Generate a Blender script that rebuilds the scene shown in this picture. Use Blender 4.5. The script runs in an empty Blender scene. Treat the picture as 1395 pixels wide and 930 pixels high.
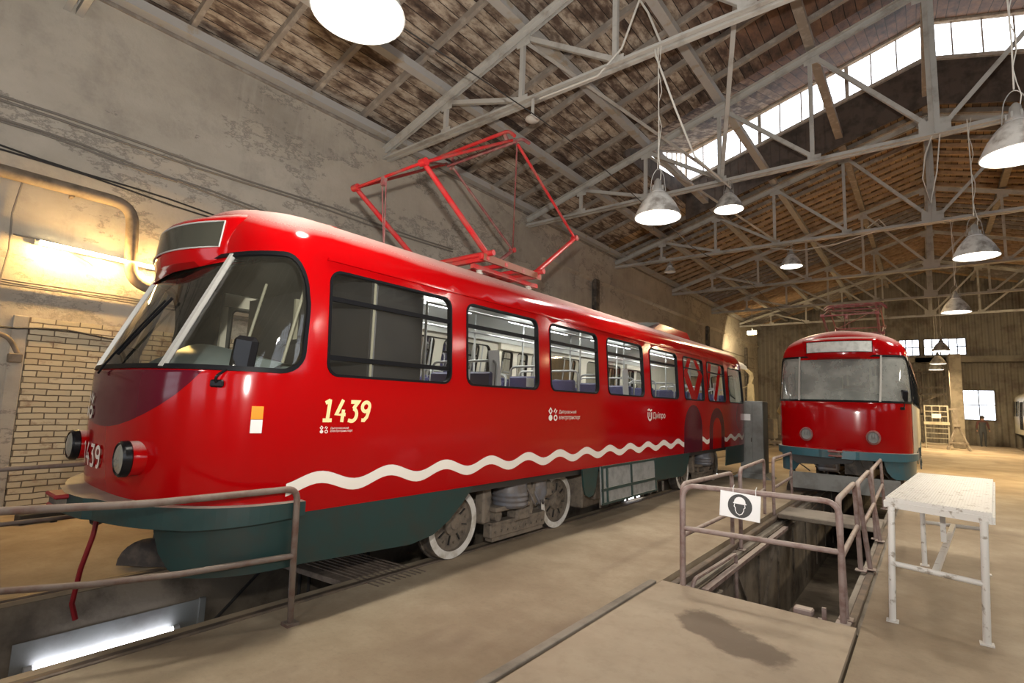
import bpy, math, random
from math import sin, cos, pi, sqrt, radians as R
from mathutils import Vector, Matrix
from mathutils.geometry import delaunay_2d_cdt
random.seed(7)
SC = bpy.context.scene
COL = SC.collection

# ------------------------------------------------------------------ materials
def nodes(name):
    m = bpy.data.materials.new(name); m.use_nodes = True
    nt = m.node_tree; nt.nodes.clear()
    out = nt.nodes.new('ShaderNodeOutputMaterial')
    return m, nt, out
def N(nt, t, **kw):
    n = nt.nodes.new(t)
    for k, v in kw.items():
        if k.startswith('i_'): n.inputs[k[2:].replace('_', ' ')].default_value = v
        else: setattr(n, k, v)
    return n
def L(nt, a, b): nt.links.new(a, b)
def ramp(nt, fac, stops):
    r = nt.nodes.new('ShaderNodeValToRGB'); cr = r.color_ramp
    while len(cr.elements) > 1: cr.elements.remove(cr.elements[-1])
    cr.elements[0].position = stops[0][0]; cr.elements[0].color = (*stops[0][1], 1)
    for p, c in stops[1:]:
        e = cr.elements.new(p); e.color = (*c, 1)
    L(nt, fac, r.inputs[0]); return r.outputs[0]
def mixc(nt, fac, a, b):
    m = nt.nodes.new('ShaderNodeMix'); m.data_type = 'RGBA'
    if isinstance(fac, (int, float)): m.inputs[0].default_value = fac
    else: L(nt, fac, m.inputs[0])
    for s, i in ((a, 6), (b, 7)):
        if isinstance(s, tuple): m.inputs[i].default_value = (*s, 1)
        else: L(nt, s, m.inputs[i])
    return m.outputs[2]
def math_(nt, op, a, b=0.0):
    m = nt.nodes.new('ShaderNodeMath'); m.operation = op
    for s, i in ((a, 0), (b, 1)):
        if isinstance(s, (int, float)): m.inputs[i].default_value = s
        else: L(nt, s, m.inputs[i])
    return m.outputs[0]
def noise(nt, scale, detail=4, rough=.55, vec=None, sc=None, obj=True):
    tc = nt.nodes.new('ShaderNodeTexCoord'); v = tc.outputs['Object']
    if not obj:
        g = nt.nodes.new('ShaderNodeNewGeometry'); v = g.outputs['Position']
    if vec is not None: v = vec
    if sc:
        mp = nt.nodes.new('ShaderNodeMapping'); mp.inputs['Scale'].default_value = sc
        L(nt, v, mp.inputs[0]); v = mp.outputs[0]
    n = nt.nodes.new('ShaderNodeTexNoise'); n.inputs['Scale'].default_value = scale
    n.inputs['Detail'].default_value = detail; n.inputs['Roughness'].default_value = rough
    L(nt, v, n.inputs['Vector']); return n.outputs[0]
def bsdf(nt, out, col, rough=.6, metal=0., coat=0., bump=None, bstr=.3, bdist=.01, spec=.5):
    b = nt.nodes.new('ShaderNodeBsdfPrincipled')
    if isinstance(col, tuple): b.inputs['Base Color'].default_value = (*col, 1)
    else: L(nt, col, b.inputs['Base Color'])
    if isinstance(rough, (int, float)): b.inputs['Roughness'].default_value = rough
    else: L(nt, rough, b.inputs['Roughness'])
    b.inputs['Metallic'].default_value = metal
    b.inputs['Coat Weight'].default_value = coat; b.inputs['Coat Roughness'].default_value = .05
    b.inputs['Specular IOR Level'].default_value = spec
    if bump is not None:
        bn = nt.nodes.new('ShaderNodeBump'); bn.inputs['Strength'].default_value = bstr
        bn.inputs['Distance'].default_value = bdist
        L(nt, bump, bn.inputs['Height']); L(nt, bn.outputs[0], b.inputs['Normal'])
    L(nt, b.outputs[0], out.inputs[0]); return b
M = {}
def simple(name, col, rough=.6, metal=0., dirt=None, dscale=3., lo=.45, hi=.65, coat=0., bump=0., top=None, spec=.5):
    """paint or metal with an irregular dirt layer; top = dust colour lying on upward faces"""
    m, nt, out = nodes(name); c = col
    n = None
    if dirt is not None:
        n = noise(nt, dscale, 6, .6)
        f = ramp(nt, n, [(lo, (0, 0, 0)), (hi, (1, 1, 1))])
        c = mixc(nt, f, col, dirt)
    if top is not None:
        g = nt.nodes.new('ShaderNodeNewGeometry'); s = nt.nodes.new('ShaderNodeSeparateXYZ')
        L(nt, g.outputs['Normal'], s.inputs[0])
        n2 = noise(nt, 4, 6, .65)
        a = math_(nt, 'MULTIPLY', s.outputs[2], math_(nt, 'ADD', n2, .45))
        f = ramp(nt, a, [(top[1], (0, 0, 0)), (top[2], (1, 1, 1))])
        c = mixc(nt, math_(nt, 'MULTIPLY', f, top[3]), c if not isinstance(c, tuple) else c, top[0])
    bsdf(nt, out, c, rough, metal, coat, bump=noise(nt, dscale * 8, 5) if bump else None, bstr=bump, spec=spec)
    M[name] = m; return m
def emit(name, col, s):
    m, nt, out = nodes(name); e = N(nt, 'ShaderNodeEmission'); e.inputs[0].default_value = (*col, 1)
    e.inputs[1].default_value = s; L(nt, e.outputs[0], out.inputs[0]); M[name] = m; return m
def glass(name, tint=(1, 1, 1), haze=.06, hz=(.5, .5, .45), refl=1.0):
    m, nt, out = nodes(name)
    t = N(nt, 'ShaderNodeBsdfTransparent'); t.inputs[0].default_value = (*tint, 1)
    g = N(nt, 'ShaderNodeBsdfGlossy'); g.inputs['Roughness'].default_value = .02
    d = N(nt, 'ShaderNodeBsdfDiffuse'); d.inputs[0].default_value = (*hz, 1)
    f = N(nt, 'ShaderNodeFresnel'); f.inputs[0].default_value = 1.5
    n = noise(nt, 2.5, 5, .6)
    h = math_(nt, 'MULTIPLY', n, haze)
    m1 = N(nt, 'ShaderNodeMixShader'); L(nt, h, m1.inputs[0]); L(nt, t.outputs[0], m1.inputs[1]); L(nt, d.outputs[0], m1.inputs[2])
    m2 = N(nt, 'ShaderNodeMixShader'); L(nt, math_(nt, 'MULTIPLY', f.outputs[0], refl), m2.inputs[0]); L(nt, m1.outputs[0], m2.inputs[1]); L(nt, g.outputs[0], m2.inputs[2])
    L(nt, m2.outputs[0], out.inputs[0]); M[name] = m; return m

DUST = (.62, .53, .48)
def red_paint(name, col, dusty=1.0):
    m, nt, out = nodes(name)
    g = nt.nodes.new('ShaderNodeNewGeometry'); s = nt.nodes.new('ShaderNodeSeparateXYZ'); L(nt, g.outputs['Normal'], s.inputs[0])
    n2 = noise(nt, 1.1, 4, .6)
    a = math_(nt, 'ADD', s.outputs[2], math_(nt, 'MULTIPLY', math_(nt, 'SUBTRACT', n2, .5), .25))
    f = ramp(nt, a, [(.52, (0, 0, 0)), (.97, (1, 1, 1))])
    f = math_(nt, 'MULTIPLY', f, .62 * dusty)
    fine = noise(nt, 90, 2, .6)
    f = math_(nt, 'MULTIPLY', f, math_(nt, 'ADD', fine, .55))
    c = mixc(nt, f, col, DUST)
    r = math_(nt, 'ADD', math_(nt, 'MULTIPLY', f, .6), .12)
    bsdf(nt, out, c, r, 0, 0.0, spec=.3); M[name] = m
red_paint('red_paint', (.29, .0008, .0018))
red_paint('maroon_paint', (.075, .004, .012))
simple('white_decal', (.66, .62, .56), .4)
simple('cream_decal', (.72, .56, .27), .4)
simple('green_paint', (.009, .034, .033), .42, dirt=(.018, .03, .027), dscale=5, top=((.33, .29, .24), .5, 1.0, .8))
simple('teal_paint', (.035, .11, .14), .38, dirt=(.06, .10, .11), dscale=5, top=((.36, .33, .3), .5, 1.0, .7))
simple('grey_hatch', (.20, .20, .195), .7, dirt=(.14, .145, .14), dscale=9)
simple('interior_wall', (.56, .52, .42), .6)
simple('interior_ceiling', (.62, .62, .58), .5)
simple('interior_floor', (.12, .12, .12), .6)
simple('black_rubber', (.004, .004, .005), .5, spec=.12)
simple('black_plastic', (.006, .006, .007), .25, spec=.25)
simple('chrome', (.62, .62, .6), .18, 1.)
simple('alu_strip', (.42, .41, .38), .4, .35)
simple('dark_steel', (.055, .048, .042), .65, .1, dirt=(.16, .13, .10), dscale=6, top=((.26, .21, .16), .35, .9, .8), bump=.2)
simple('bogie_grey', (.135, .14, .16), .45, .2, dirt=(.12, .095, .075), dscale=4, lo=.4, hi=.6, bump=.2)
simple('bogie_dust', (.155, .125, .095), .8, 0, dirt=(.09, .073, .058), dscale=12, bump=.3)
simple('wheel_white', (.60, .58, .54), .6, dirt=(.40, .36, .30), dscale=7)
simple('amber_lens', (.8, .22, .01), .2)
simple('clear_lens', (.62, .60, .58), .15)
simple('lamp_glass', (.45, .46, .42), .1, .7)
simple('seat_blue', (.035, .035, .13), .5)
simple('rail_grey', (.42, .42, .41), .4, .3)
simple('dash_grey', (.16, .19, .18), .35)
simple('cab_grey', (.055, .055, .05), .6, spec=.2)
simple('cab_dark', (.02, .019, .018), .5)
simple('cab_beige', (.25, .235, .17), .5)
simple('paper', (.8, .8, .8), .6)
simple('sign_dark', (.045, .045, .035), .12, top=((.2, .2, .16), .4, .9, .3))
simple('sign_paper', (.58, .60, .58), .5, dirt=(.42, .44, .42), dscale=10)
simple('primer', (.42, .40, .33), .7, dirt=(.30, .27, .21), dscale=2)
simple('panto_red', (.42, .012, .015), .4, dirt=(.28, .06, .05), dscale=5)
simple('panto_old', (.20, .05, .05), .6, dirt=(.22, .13, .11), dscale=8)
simple('panto_brown', (.22, .075, .045), .6)
simple('ceramic', (.5, .47, .42), .3)
simple('cable_black', (.03, .027, .025), .7)
simple('cable_grey', (.20, .18, .155), .8)
simple('cable_white', (.55, .53, .48), .7)
simple('truss_paint', (.44, .43, .40), .7, dirt=(.27, .25, .22), dscale=2.2, lo=.5, hi=.7, top=((.33, .30, .26), .5, 1.0, .5))
simple('timber', (.26, .225, .19), .85, dirt=(.38, .34, .29), dscale=4, lo=.5, hi=.65, bump=.3)
simple('timber_new', (.42, .29, .17), .8, dirt=(.28, .18, .10), dscale=4)
simple('purlin_paint', (.40, .39, .37), .8, dirt=(.36, .31, .24), dscale=2.5, lo=.55, hi=.65)
simple('handrail', (.27, .205, .185), .55, .1, dirt=(.17, .10, .085), dscale=9, top=((.42, .36, .31), .4, 1.0, .8))
simple('handrail_old', (.15, .115, .095), .6, .1, dirt=(.11, .06, .045), dscale=9, top=((.25, .20, .16), .4, 1.0, .8))
simple('rail_steel', (.12, .095, .075), .55, .4, dirt=(.2, .15, .11), dscale=5)
simple('table_white', (.66, .64, .60), .5, dirt=(.32, .28, .23), dscale=14, lo=.58, hi=.66)
simple('lamp_shade', (.58, .57, .54), .6, dirt=(.22, .2, .18), dscale=5)
simple('lamp_neck', (.33, .32, .3), .5, .3)
simple('pipe_brown', (.22, .17, .12), .75, dirt=(.12, .09, .06), dscale=4, top=((.3, .24, .17), .4, 1., .6))
simple('cabinet_grey', (.20, .205, .195), .55, dirt=(.14, .135, .125), dscale=3)
simple('concrete', (.27, .235, .19), .85, dirt=(.17, .145, .115), dscale=2.5, bump=.3)
simple('pit_wall', (.18, .145, .105), .9, dirt=(.075, .058, .04), dscale=2.2, bump=.4)
simple('crane_yellow', (.52, .46, .30), .6, dirt=(.35, .30, .2), dscale=3)
simple('machine_grey', (.16, .145, .12), .7, dirt=(.24, .2, .14), dscale=5)
simple('machine_yellow', (.48, .37, .18), .6, dirt=(.3, .24, .14), dscale=3)
simple('cream_paint', (.62, .58, .44), .4, dirt=(.45, .4, .3), dscale=2)
simple('cloth_dark', (.055, .06, .07), .9)
simple('cloth_maroon', (.10, .04, .04), .9)
simple('skin', (.36, .20, .14), .6)
simple('hair', (.03, .02, .015), .8)
simple('hose_red', (.22, .01, .015), .4)
simple('sign_black', (.05, .05, .05), .6)
simple('white_pipe', (.5, .48, .43), .5)
simple('fascia', (.10, .075, .06), .85, dirt=(.05, .038, .03), dscale=3)
simple('sash', (.50, .44, .38), .8, dirt=(.3, .26, .2), dscale=6)
simple('corr_wall', (.20, .18, .15), .8, dirt=(.12, .10, .08), dscale=1.5)
simple('guard_rubber', (.05, .04, .035), .8, dirt=(.09, .07, .055), dscale=12)
simple('tread_plate', (.17, .13, .10), .8, dirt=(.10, .075, .055), dscale=12)
emit('lamp_on', (1., .94, .80), 9.)
emit('tube_warm', (1., .80, .46), 14.)
emit('tube_cool', (.88, .90, 1.), 12.)
emit('tube_inside', (.93, .97, 1.), 7.)
emit('flood', (1., .88, .62), 10.)
glass('tram_glass', (.96, .97, .96), .04, (.42, .38, .30))
glass('wind_glass', (.92, .94, .91), .06, (.40, .37, .28))
glass('filmed_glass', (.82, .85, .84), .75, (.50, .51, .47), 1.)
glass('white_glass', (.80, .85, .83), .9, (.52, .56, .56), .6)
glass('roof_glass', (.95, .97, 1.), .2, (.9, .9, .9), .3)

def m_floor():
    m, nt, out = nodes('floor_concrete')
    a = noise(nt, .55, 8, .62, obj=False); b = noise(nt, 3.1, 8, .7, obj=False); c = noise(nt, 26, 6, .7, obj=False)
    st = noise(nt, 1.2, 3, .5, obj=False, sc=(1, .45, 1))
    col = ramp(nt, a, [(.32, (.20, .145, .09)), (.47, (.29, .225, .15)), (.64, (.41, .335, .235))])
    col = mixc(nt, math_(nt, 'MULTIPLY', ramp(nt, b, [(.45, (0, 0, 0)), (.7, (1, 1, 1))]), .5), col, (.25, .185, .12))
    col = mixc(nt, math_(nt, 'MULTIPLY', ramp(nt, st, [(.58, (0, 0, 0)), (.66, (1, 1, 1))]), .5), col, (.17, .12, .08))
    col = mixc(nt, math_(nt, 'MULTIPLY', ramp(nt, c, [(.5, (0, 0, 0)), (.8, (1, 1, 1))]), .35), col, (.17, .13, .09))
    bsdf(nt, out, col, .82, bump=b, bstr=.25, bdist=.02); M['floor_concrete'] = m
m_floor()
def m_slab():
    m, nt, out = nodes('slab_concrete')
    g = nt.nodes.new('ShaderNodeNewGeometry')
    a = noise(nt, .9, 8, .65, obj=False); b = noise(nt, 9, 8, .7, obj=False)
    col = ramp(nt, a, [(.3, (.30, .235, .165)), (.55, (.37, .30, .215)), (.75, (.42, .35, .255))])
    # old damp oil patch with its own outline
    sx = nt.nodes.new('ShaderNodeMapping'); sx.vector_type = 'POINT'
    sx.inputs['Location'].default_value = (1.19, -4.05, 0); sx.inputs['Scale'].default_value = (1, 1, 1)
    L(nt, g.outputs['Position'], sx.inputs[0])
    s2 = nt.nodes.new('ShaderNodeMapping'); s2.inputs['Rotation'].default_value = (0, 0, R(32)); s2.inputs['Scale'].default_value = (1, 1, 1)
    L(nt, sx.outputs[0], s2.inputs[0])
    s3 = nt.nodes.new('ShaderNodeMapping'); s3.inputs['Scale'].default_value = (2.0, 4.2, 1); L(nt, s2.outputs[0], s3.inputs[0])
    ln = nt.nodes.new('ShaderNodeVectorMath'); ln.operation = 'LENGTH'; L(nt, s3.outputs[0], ln.inputs[0])
    d = math_(nt, 'ADD', ln.outputs['Value'], math_(nt, 'MULTIPLY', math_(nt, 'SUBTRACT', noise(nt, 3.2, 6, .6, obj=False), .5), 1.3))
    f = ramp(nt, d, [(.78, (1, 1, 1)), (.98, (0, 0, 0))])
    col = mixc(nt, math_(nt, 'MULTIPLY', f, .8), col, (.11, .08, .055))
    col = mixc(nt, math_(nt, 'MULTIPLY', ramp(nt, b, [(.5, (0, 0, 0)), (.75, (1, 1, 1))]), .35), col, (.22, .17, .12))
    bsdf(nt, out, col, .8, bump=b, bstr=.2, bdist=.01); M['slab_concrete'] = m
m_slab()
def m_plaster():
    m, nt, out = nodes('plaster')
    a = noise(nt, .35, 8, .62, obj=False, sc=(1, 1, 1.6)); b = noise(nt, 1.6, 9, .7, obj=False); w = noise(nt, .22, 9, .75, obj=False, sc=(1, 1, 2.))
    col = ramp(nt, a, [(.3, (.31, .275, .225)), (.5, (.42, .38, .315)), (.7, (.52, .475, .40))])
    col = mixc(nt, math_(nt, 'MULTIPLY', ramp(nt, b, [(.48, (0, 0, 0)), (.66, (1, 1, 1))]), .45), col, (.24, .215, .185))
    col = mixc(nt, math_(nt, 'MULTIPLY', ramp(nt, w, [(.535, (0, 0, 0)), (.55, (1, 1, 1))]), .45), col, (.47, .41, .33))
    col = mixc(nt, math_(nt, 'MULTIPLY', ramp(nt, w, [(.522, (0, 0, 0)), (.538, (1, 1, 1)), (.556, (0, 0, 0))]), .75), col, (.17, .155, .135))
    dr = noise(nt, 1.2, 6, .7, obj=False, sc=(1, 2.2, .25))
    col = mixc(nt, math_(nt, 'MULTIPLY', ramp(nt, dr, [(.52, (0, 0, 0)), (.62, (1, 1, 1))]), .35), col, (.46, .42, .35))
    bsdf(nt, out, col, .9, bump=b, bstr=.5, bdist=.04); M['plaster'] = m
m_plaster()
def m_brick():
    m, nt, out = nodes('painted_brick')
    tc = nt.nodes.new('ShaderNodeTexCoord'); mp = nt.nodes.new('ShaderNodeMapping')
    mp.inputs['Rotation'].default_value = (R(90), 0, R(90)); L(nt, tc.outputs['Object'], mp.inputs[0])
    sp = nt.nodes.new('ShaderNodeSeparateXYZ'); cb = nt.nodes.new('ShaderNodeCombineXYZ'); L(nt, tc.outputs['Object'], sp.inputs[0])
    wob = math_(nt, 'MULTIPLY', math_(nt, 'SUBTRACT', noise(nt, 3, 4, .6), .5), .03)
    L(nt, math_(nt, 'ADD', sp.outputs[1], wob), cb.inputs[0]); L(nt, math_(nt, 'ADD', sp.outputs[2], wob), cb.inputs[1])
    br = nt.nodes.new('ShaderNodeTexBrick'); L(nt, cb.outputs[0], br.inputs['Vector'])
    br.inputs['Scale'].default_value = 1; br.inputs['Brick Width'].default_value = .265; br.inputs['Row Height'].default_value = .082
    br.inputs['Mortar Size'].default_value = .008; br.inputs['Mortar Smooth'].default_value = .3
    br.inputs['Color1'].default_value = (.60, .52, .36, 1); br.inputs['Color2'].default_value = (.50, .42, .28, 1); br.inputs['Mortar'].default_value = (.14, .105, .07, 1)
    n = noise(nt, 2.4, 8, .7, sc=(1, 1, 2))
    col = mixc(nt, math_(nt, 'MULTIPLY', ramp(nt, n, [(.56, (0, 0, 0)), (.64, (1, 1, 1))]), .65), br.outputs['Color'], (.27, .17, .11))
    h = math_(nt, 'SUBTRACT', math_(nt, 'MULTIPLY', noise(nt, 20, 5, .7), .5), math_(nt, 'MULTIPLY', br.outputs['Fac'], 2))
    bsdf(nt, out, col, .85, bump=h, bstr=.8, bdist=.012); M['painted_brick'] = m
m_brick()
def m_boards():
    """roof boarding: long planks along the hall, old peeling whitewash near, newer orange boards far"""
    m, nt, out = nodes('roof_boards')
    g = nt.nodes.new('ShaderNodeNewGeometry'); sp = nt.nodes.new('ShaderNodeSeparateXYZ'); L(nt, g.outputs['Position'], sp.inputs[0])
    px = math_(nt, 'DIVIDE', sp.outputs[0], .21); idx = math_(nt, 'FLOOR', px); fr = math_(nt, 'FRACT', px)
    wn = nt.nodes.new('ShaderNodeTexWhiteNoise'); wn.noise_dimensions = '1D'; L(nt, idx, wn.inputs['W'])
    cb = nt.nodes.new('ShaderNodeCombineXYZ'); L(nt, math_(nt, 'ADD', math_(nt, 'MULTIPLY', px, .9), math_(nt, 'MULTIPLY', wn.outputs[0], 40)), cb.inputs[0])
    L(nt, math_(nt, 'MULTIPLY', sp.outputs[1], 1.5), cb.inputs[1])
    a = noise(nt, 1.1, 7, .62, vec=cb.outputs[0]); b = noise(nt, 5, 6, .7, vec=cb.outputs[0])
    big = noise(nt, .7, 4, .6, obj=False)
    v = math_(nt, 'ADD', a, math_(nt, 'MULTIPLY', math_(nt, 'SUBTRACT', big, .5), .35))
    v = math_(nt, 'ADD', v, math_(nt, 'MULTIPLY', math_(nt, 'SUBTRACT', wn.outputs[0], .5), .12))
    old = ramp(nt, v, [(.30, (.04, .026, .02)), (.42, (.11, .075, .055)), (.49, (.22, .17, .13)), (.55, (.36, .30, .235)), (.68, (.50, .44, .36))])
    old = mixc(nt, math_(nt, 'MULTIPLY', ramp(nt, b, [(.5, (0, 0, 0)), (.62, (1, 1, 1))]), .5), old, (.12, .08, .06))
    brown = ramp(nt, v, [(.3, (.045, .033, .03)), (.5, (.14, .08, .055)), (.7, (.22, .12, .07))])
    xf = ramp(nt, math_(nt, 'ADD', math_(nt, 'ADD', math_(nt, 'MULTIPLY', sp.outputs[0], .25), 1.25), math_(nt, 'MULTIPLY', math_(nt, 'SUBTRACT', big, .5), .6)), [(.25, (0, 0, 0)), (.55, (1, 1, 1))])
    old = mixc(nt, xf, old, brown)
    # far: short boards
    wn2 = nt.nodes.new('ShaderNodeTexWhiteNoise'); wn2.noise_dimensions = '2D'; c2 = nt.nodes.new('ShaderNodeCombineXYZ')
    L(nt, math_(nt, 'FLOOR', math_(nt, 'DIVIDE', sp.outputs[1], .62)), c2.inputs[1]); L(nt, math_(nt, 'FLOOR', math_(nt, 'DIVIDE', sp.outputs[0], .17)), c2.inputs[0]); L(nt, c2.outputs[0], wn2.inputs['Vector'])
    new = ramp(nt, wn2.outputs[0], [(0., (.10, .06, .035)), (.35, (.24, .145, .065)), (.7, (.34, .22, .11)), (1., (.46, .33, .19))])
    gap2 = math_(nt, 'LESS_THAN', math_(nt, 'FRACT', math_(nt, 'DIVIDE', sp.outputs[0], .17)), .12)
    new = mixc(nt, gap2, new, (.05, .03, .015))
    gap = math_(nt, 'LESS_THAN', fr, .07)
    old = mixc(nt, gap, old, (.012, .009, .007))
    far = math_(nt, 'GREATER_THAN', sp.outputs[1], 17.7)
    col = mixc(nt, far, old, new)
    bsdf(nt, out, col, .9, bump=b, bstr=.4, bdist=.02); M['roof_boards'] = m
m_boards()

# ------------------------------------------------------------------ mesh builder
class MB:
    def __init__(s): s.v = []; s.f = []; s.m = []; s.sm = []
    def add(s, vs, fs, mi=0, smooth=False):
        o = len(s.v); s.v += [tuple(v) for v in vs]
        for f in fs: s.f.append(tuple(i + o for i in f)); s.m.append(mi); s.sm.append(smooth)
        return s
    def box(s, c, d, mi=0, rot=None, bev=0.):
        x, y, z = d[0] / 2, d[1] / 2, d[2] / 2
        b = min(bev, x * .9, y * .9, z * .9)
        if b > 0:
            vs = []; 
            for sx in (-1, 1):
                for sy in (-1, 1):
                    for sz in (-1, 1):
                        vs += [(sx * (x - b), sy * (y - b), sz * z), (sx * (x - b), sy * y, sz * (z - b)), (sx * x, sy * (y - b), sz * (z - b))]
            def I(sx, sy, sz, k): return (((sx > 0) * 2 + (sy > 0)) * 2 + (sz > 0)) * 3 + k
            fs = []
            for q in (-1, 1):
                fs.append([I(-1, -1, q, 0), I(1, -1, q, 0), I(1, 1, q, 0), I(-1, 1, q, 0)][::q])
                fs.append([I(-1, q, -1, 1), I(-1, q, 1, 1), I(1, q, 1, 1), I(1, q, -1, 1)][::q])
                fs.append([I(q, -1, -1, 2), I(q, 1, -1, 2), I(q, 1, 1, 2), I(q, -1, 1, 2)][::q])
            for a in (-1, 1):
                for c_ in (-1, 1):
                    k = a * c_
                    fs.append([I(-1, a, c_, 0), I(1, a, c_, 0), I(1, a, c_, 1), I(-1, a, c_, 1)][::(1 if k < 0 else -1)])
                    fs.append([I(a, -1, c_, 0), I(a, 1, c_, 0), I(a, 1, c_, 2), I(a, -1, c_, 2)][::(1 if k > 0 else -1)])
                    fs.append([I(a, c_, -1, 1), I(a, c_, 1, 1), I(a, c_, 1, 2), I(a, c_, -1, 2)][::(1 if k < 0 else -1)])
                    for e in (-1, 1):
                        fs.append([I(a, c_, e, 0), I(a, c_, e, 1), I(a, c_, e, 2)][::(1 if a * c_ * e < 0 else -1)])
        else:
            vs = [(sx * x, sy * y, sz * z) for sx in (-1, 1) for sy in (-1, 1) for sz in (-1, 1)]
            fs = [(0, 1, 3, 2), (4, 6, 7, 5), (0, 4, 5, 1), (2, 3, 7, 6), (0, 2, 6, 4), (1, 5, 7, 3)]
        c = Vector(c); 
        vs = [(c + (rot @ Vector(v) if rot else Vector(v))) for v in vs]
        return s.add(vs, fs, mi)
    def bar(s, a, b, w, h, mi=0, up=(0, 0, 1), bev=0.):
        a, b = Vector(a), Vector(b); d = b - a; l = d.length; y = d.normalized(); u = Vector(up)
        if abs(y.dot(u)) > .99: u = Vector((0, 1, 0)) if abs(y.y) < .9 else Vector((1, 0, 0))
        x = y.cross(u).normalized(); z = x.cross(y)
        rot = Matrix((x, y, z)).transposed()
        return s.box((a + b) / 2, (w, l, h), mi, rot, bev)
    def angle(s, a, b, w=.08, t=.012, mi=0, up=(0, 0, 1), flip=1):
        """L section from a to b"""
        a, b = Vector(a), Vector(b); y = (b - a).normalized(); u = Vector(up)
        if abs(y.dot(u)) > .99: u = Vector((1, 0, 0))
        x = y.cross(u).normalized() * flip; z = x.cross(y).normalized() * flip
        s.bar(a + x * w / 2, b + x * w / 2, w, t, mi, z)
        s.bar(a + z * w / 2, b + z * w / 2, t, w, mi, z)
        return s
    def tube(s, pts, r, n=8, mi=0, cap=True, closed=False, smooth=True):
        P = [Vector(p) for p in pts]; rr = r if isinstance(r, (list, tuple)) else [r] * len(P)
        T = []
        for i in range(len(P)):
            if closed: t = P[(i + 1) % len(P)] - P[i - 1]
            else: t = P[min(i + 1, len(P) - 1)] - P[max(i - 1, 0)]
            T.append(t.normalized())
        u = Vector((0, 0, 1)); 
        if abs(T[0].z) > .9: u = Vector((1, 0, 0))
        x = T[0].cross(u).normalized(); vs = []
        for i, p in enumerate(P):
            x = (x - T[i] * x.dot(T[i])).normalized(); y = T[i].cross(x)
            for k in range(n):
                a = 2 * pi * k / n; vs.append(p + (x * cos(a) + y * sin(a)) * rr[i])
        fs = []; m = len(P)
        for i in range(m if closed else m - 1):
            j = (i + 1) % m
            for k in range(n): fs.append((i * n + k, i * n + (k + 1) % n, j * n + (k + 1) % n, j * n + k))
        s.add(vs, fs, mi, smooth)
        if cap and not closed: s.add(vs[:n], [tuple(range(n))[::-1]], mi); s.add(vs[-n:], [tuple(range(n))], mi)
        return s
    def cyl(s, a, b, r, n=16, mi=0, r2=None, smooth=True):
        return s.tube([a, b], [r, r if r2 is None else r2], n, mi, smooth=smooth)
    def lathe(s, prof, c=(0, 0, 0), n=24, mi=0, axis='z', smooth=True):
        vs = []
        for (r, z) in prof:
            for k in range(n):
                a = 2 * pi * k / n; p = (r * cos(a), r * sin(a), z)
                if axis == 'x': p = (z, r * cos(a), r * sin(a))
                if axis == 'y': p = (r * sin(a), z, r * cos(a))
                vs.append((p[0] + c[0], p[1] + c[1], p[2] + c[2]))
        fs = [(i * n + k, i * n + (k + 1) % n, (i + 1) * n + (k + 1) % n, (i + 1) * n + k) for i in range(len(prof) - 1) for k in range(n)]
        return s.add(vs, fs, mi, smooth)
    def prism(s, poly, ax, a, b, mi=0):
        """extrude a closed 2-D outline along axis ax ('x','y','z') from a to b"""
        def P(u, v, w): return {'x': (w, u, v), 'y': (u, w, v), 'z': (u, v, w)}[ax]
        n = len(poly); vs = [P(u, v, a) for u, v in poly] + [P(u, v, b) for u, v in poly]
        fs = [tuple(range(n))[::-1], tuple(range(n, 2 * n))] + [(i, (i + 1) % n, n + (i + 1) % n, n + i) for i in range(n)]
        return s.add(vs, fs, mi)
    def build(s, name, mats, parent=None, loc=(0, 0, 0), normals=None):
        me = bpy.data.meshes.new(name); me.from_pydata(s.v, [], s.f); me.update()
        for k in (mats if isinstance(mats, (list, tuple)) else [mats]): me.materials.append(M[k] if isinstance(k, str) else k)
        me.polygons.foreach_set('material_index', s.m); me.polygons.foreach_set('use_smooth', s.sm)
        o = bpy.data.objects.new(name, me); COL.objects.link(o); o.location = loc
        if parent: o.parent = parent
        if any(s.sm) and normals is None: 
            try: me.set_sharp_from_angle(angle=R(38))
            except Exception: pass
        if normals is not None: me.normals_split_custom_set_from_vertices(normals)
        return o
def tag(o, label=None, cat=None, group=None, kind=None):
    if label: o['label'] = label
    if cat: o['category'] = cat
    if group: o['group'] = group
    if kind: o['kind'] = kind
    return o
def thing(name, loc, label, cat, group=None, rz=0):
    o = bpy.data.objects.new(name, None); COL.objects.link(o); o.location = loc; o.rotation_euler = (0, 0, rz); o.empty_display_size = .2
    return tag(o, label, cat, group)
def copy_tree(o, parent=None):
    c = o.copy(); COL.objects.link(c); c.parent = parent
    for ch in [x for x in list(o.children)]: copy_tree(ch, c)
    return c
def arc(cx, cy, r, a0, a1, n): return [(cx + r * cos(a0 + (a1 - a0) * i / n), cy + r * sin(a0 + (a1 - a0) * i / n)) for i in range(n + 1)]
def rrect(x0, y0, x1, y1, r, n=6):
    if not isinstance(r, (tuple, list)): r = (r,) * 4
    p = arc(x0 + r[0], y0 + r[0], r[0], pi, 1.5 * pi, n) + arc(x1 - r[1], y0 + r[1], r[1], 1.5 * pi, 2 * pi, n)
    return p + arc(x1 - r[2], y1 - r[2], r[2], 0, .5 * pi, n) + arc(x0 + r[3], y1 - r[3], r[3], .5 * pi, pi, n)
def inside(p, poly):
    x, y = p; c = False; j = len(poly) - 1
    for i in range(len(poly)):
        xi, yi = poly[i]; xj, yj = poly[j]
        if (yi > y) != (yj > y) and x < (xj - xi) * (y - yi) / (yj - yi) + xi: c = not c
        j = i
    return c
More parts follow.
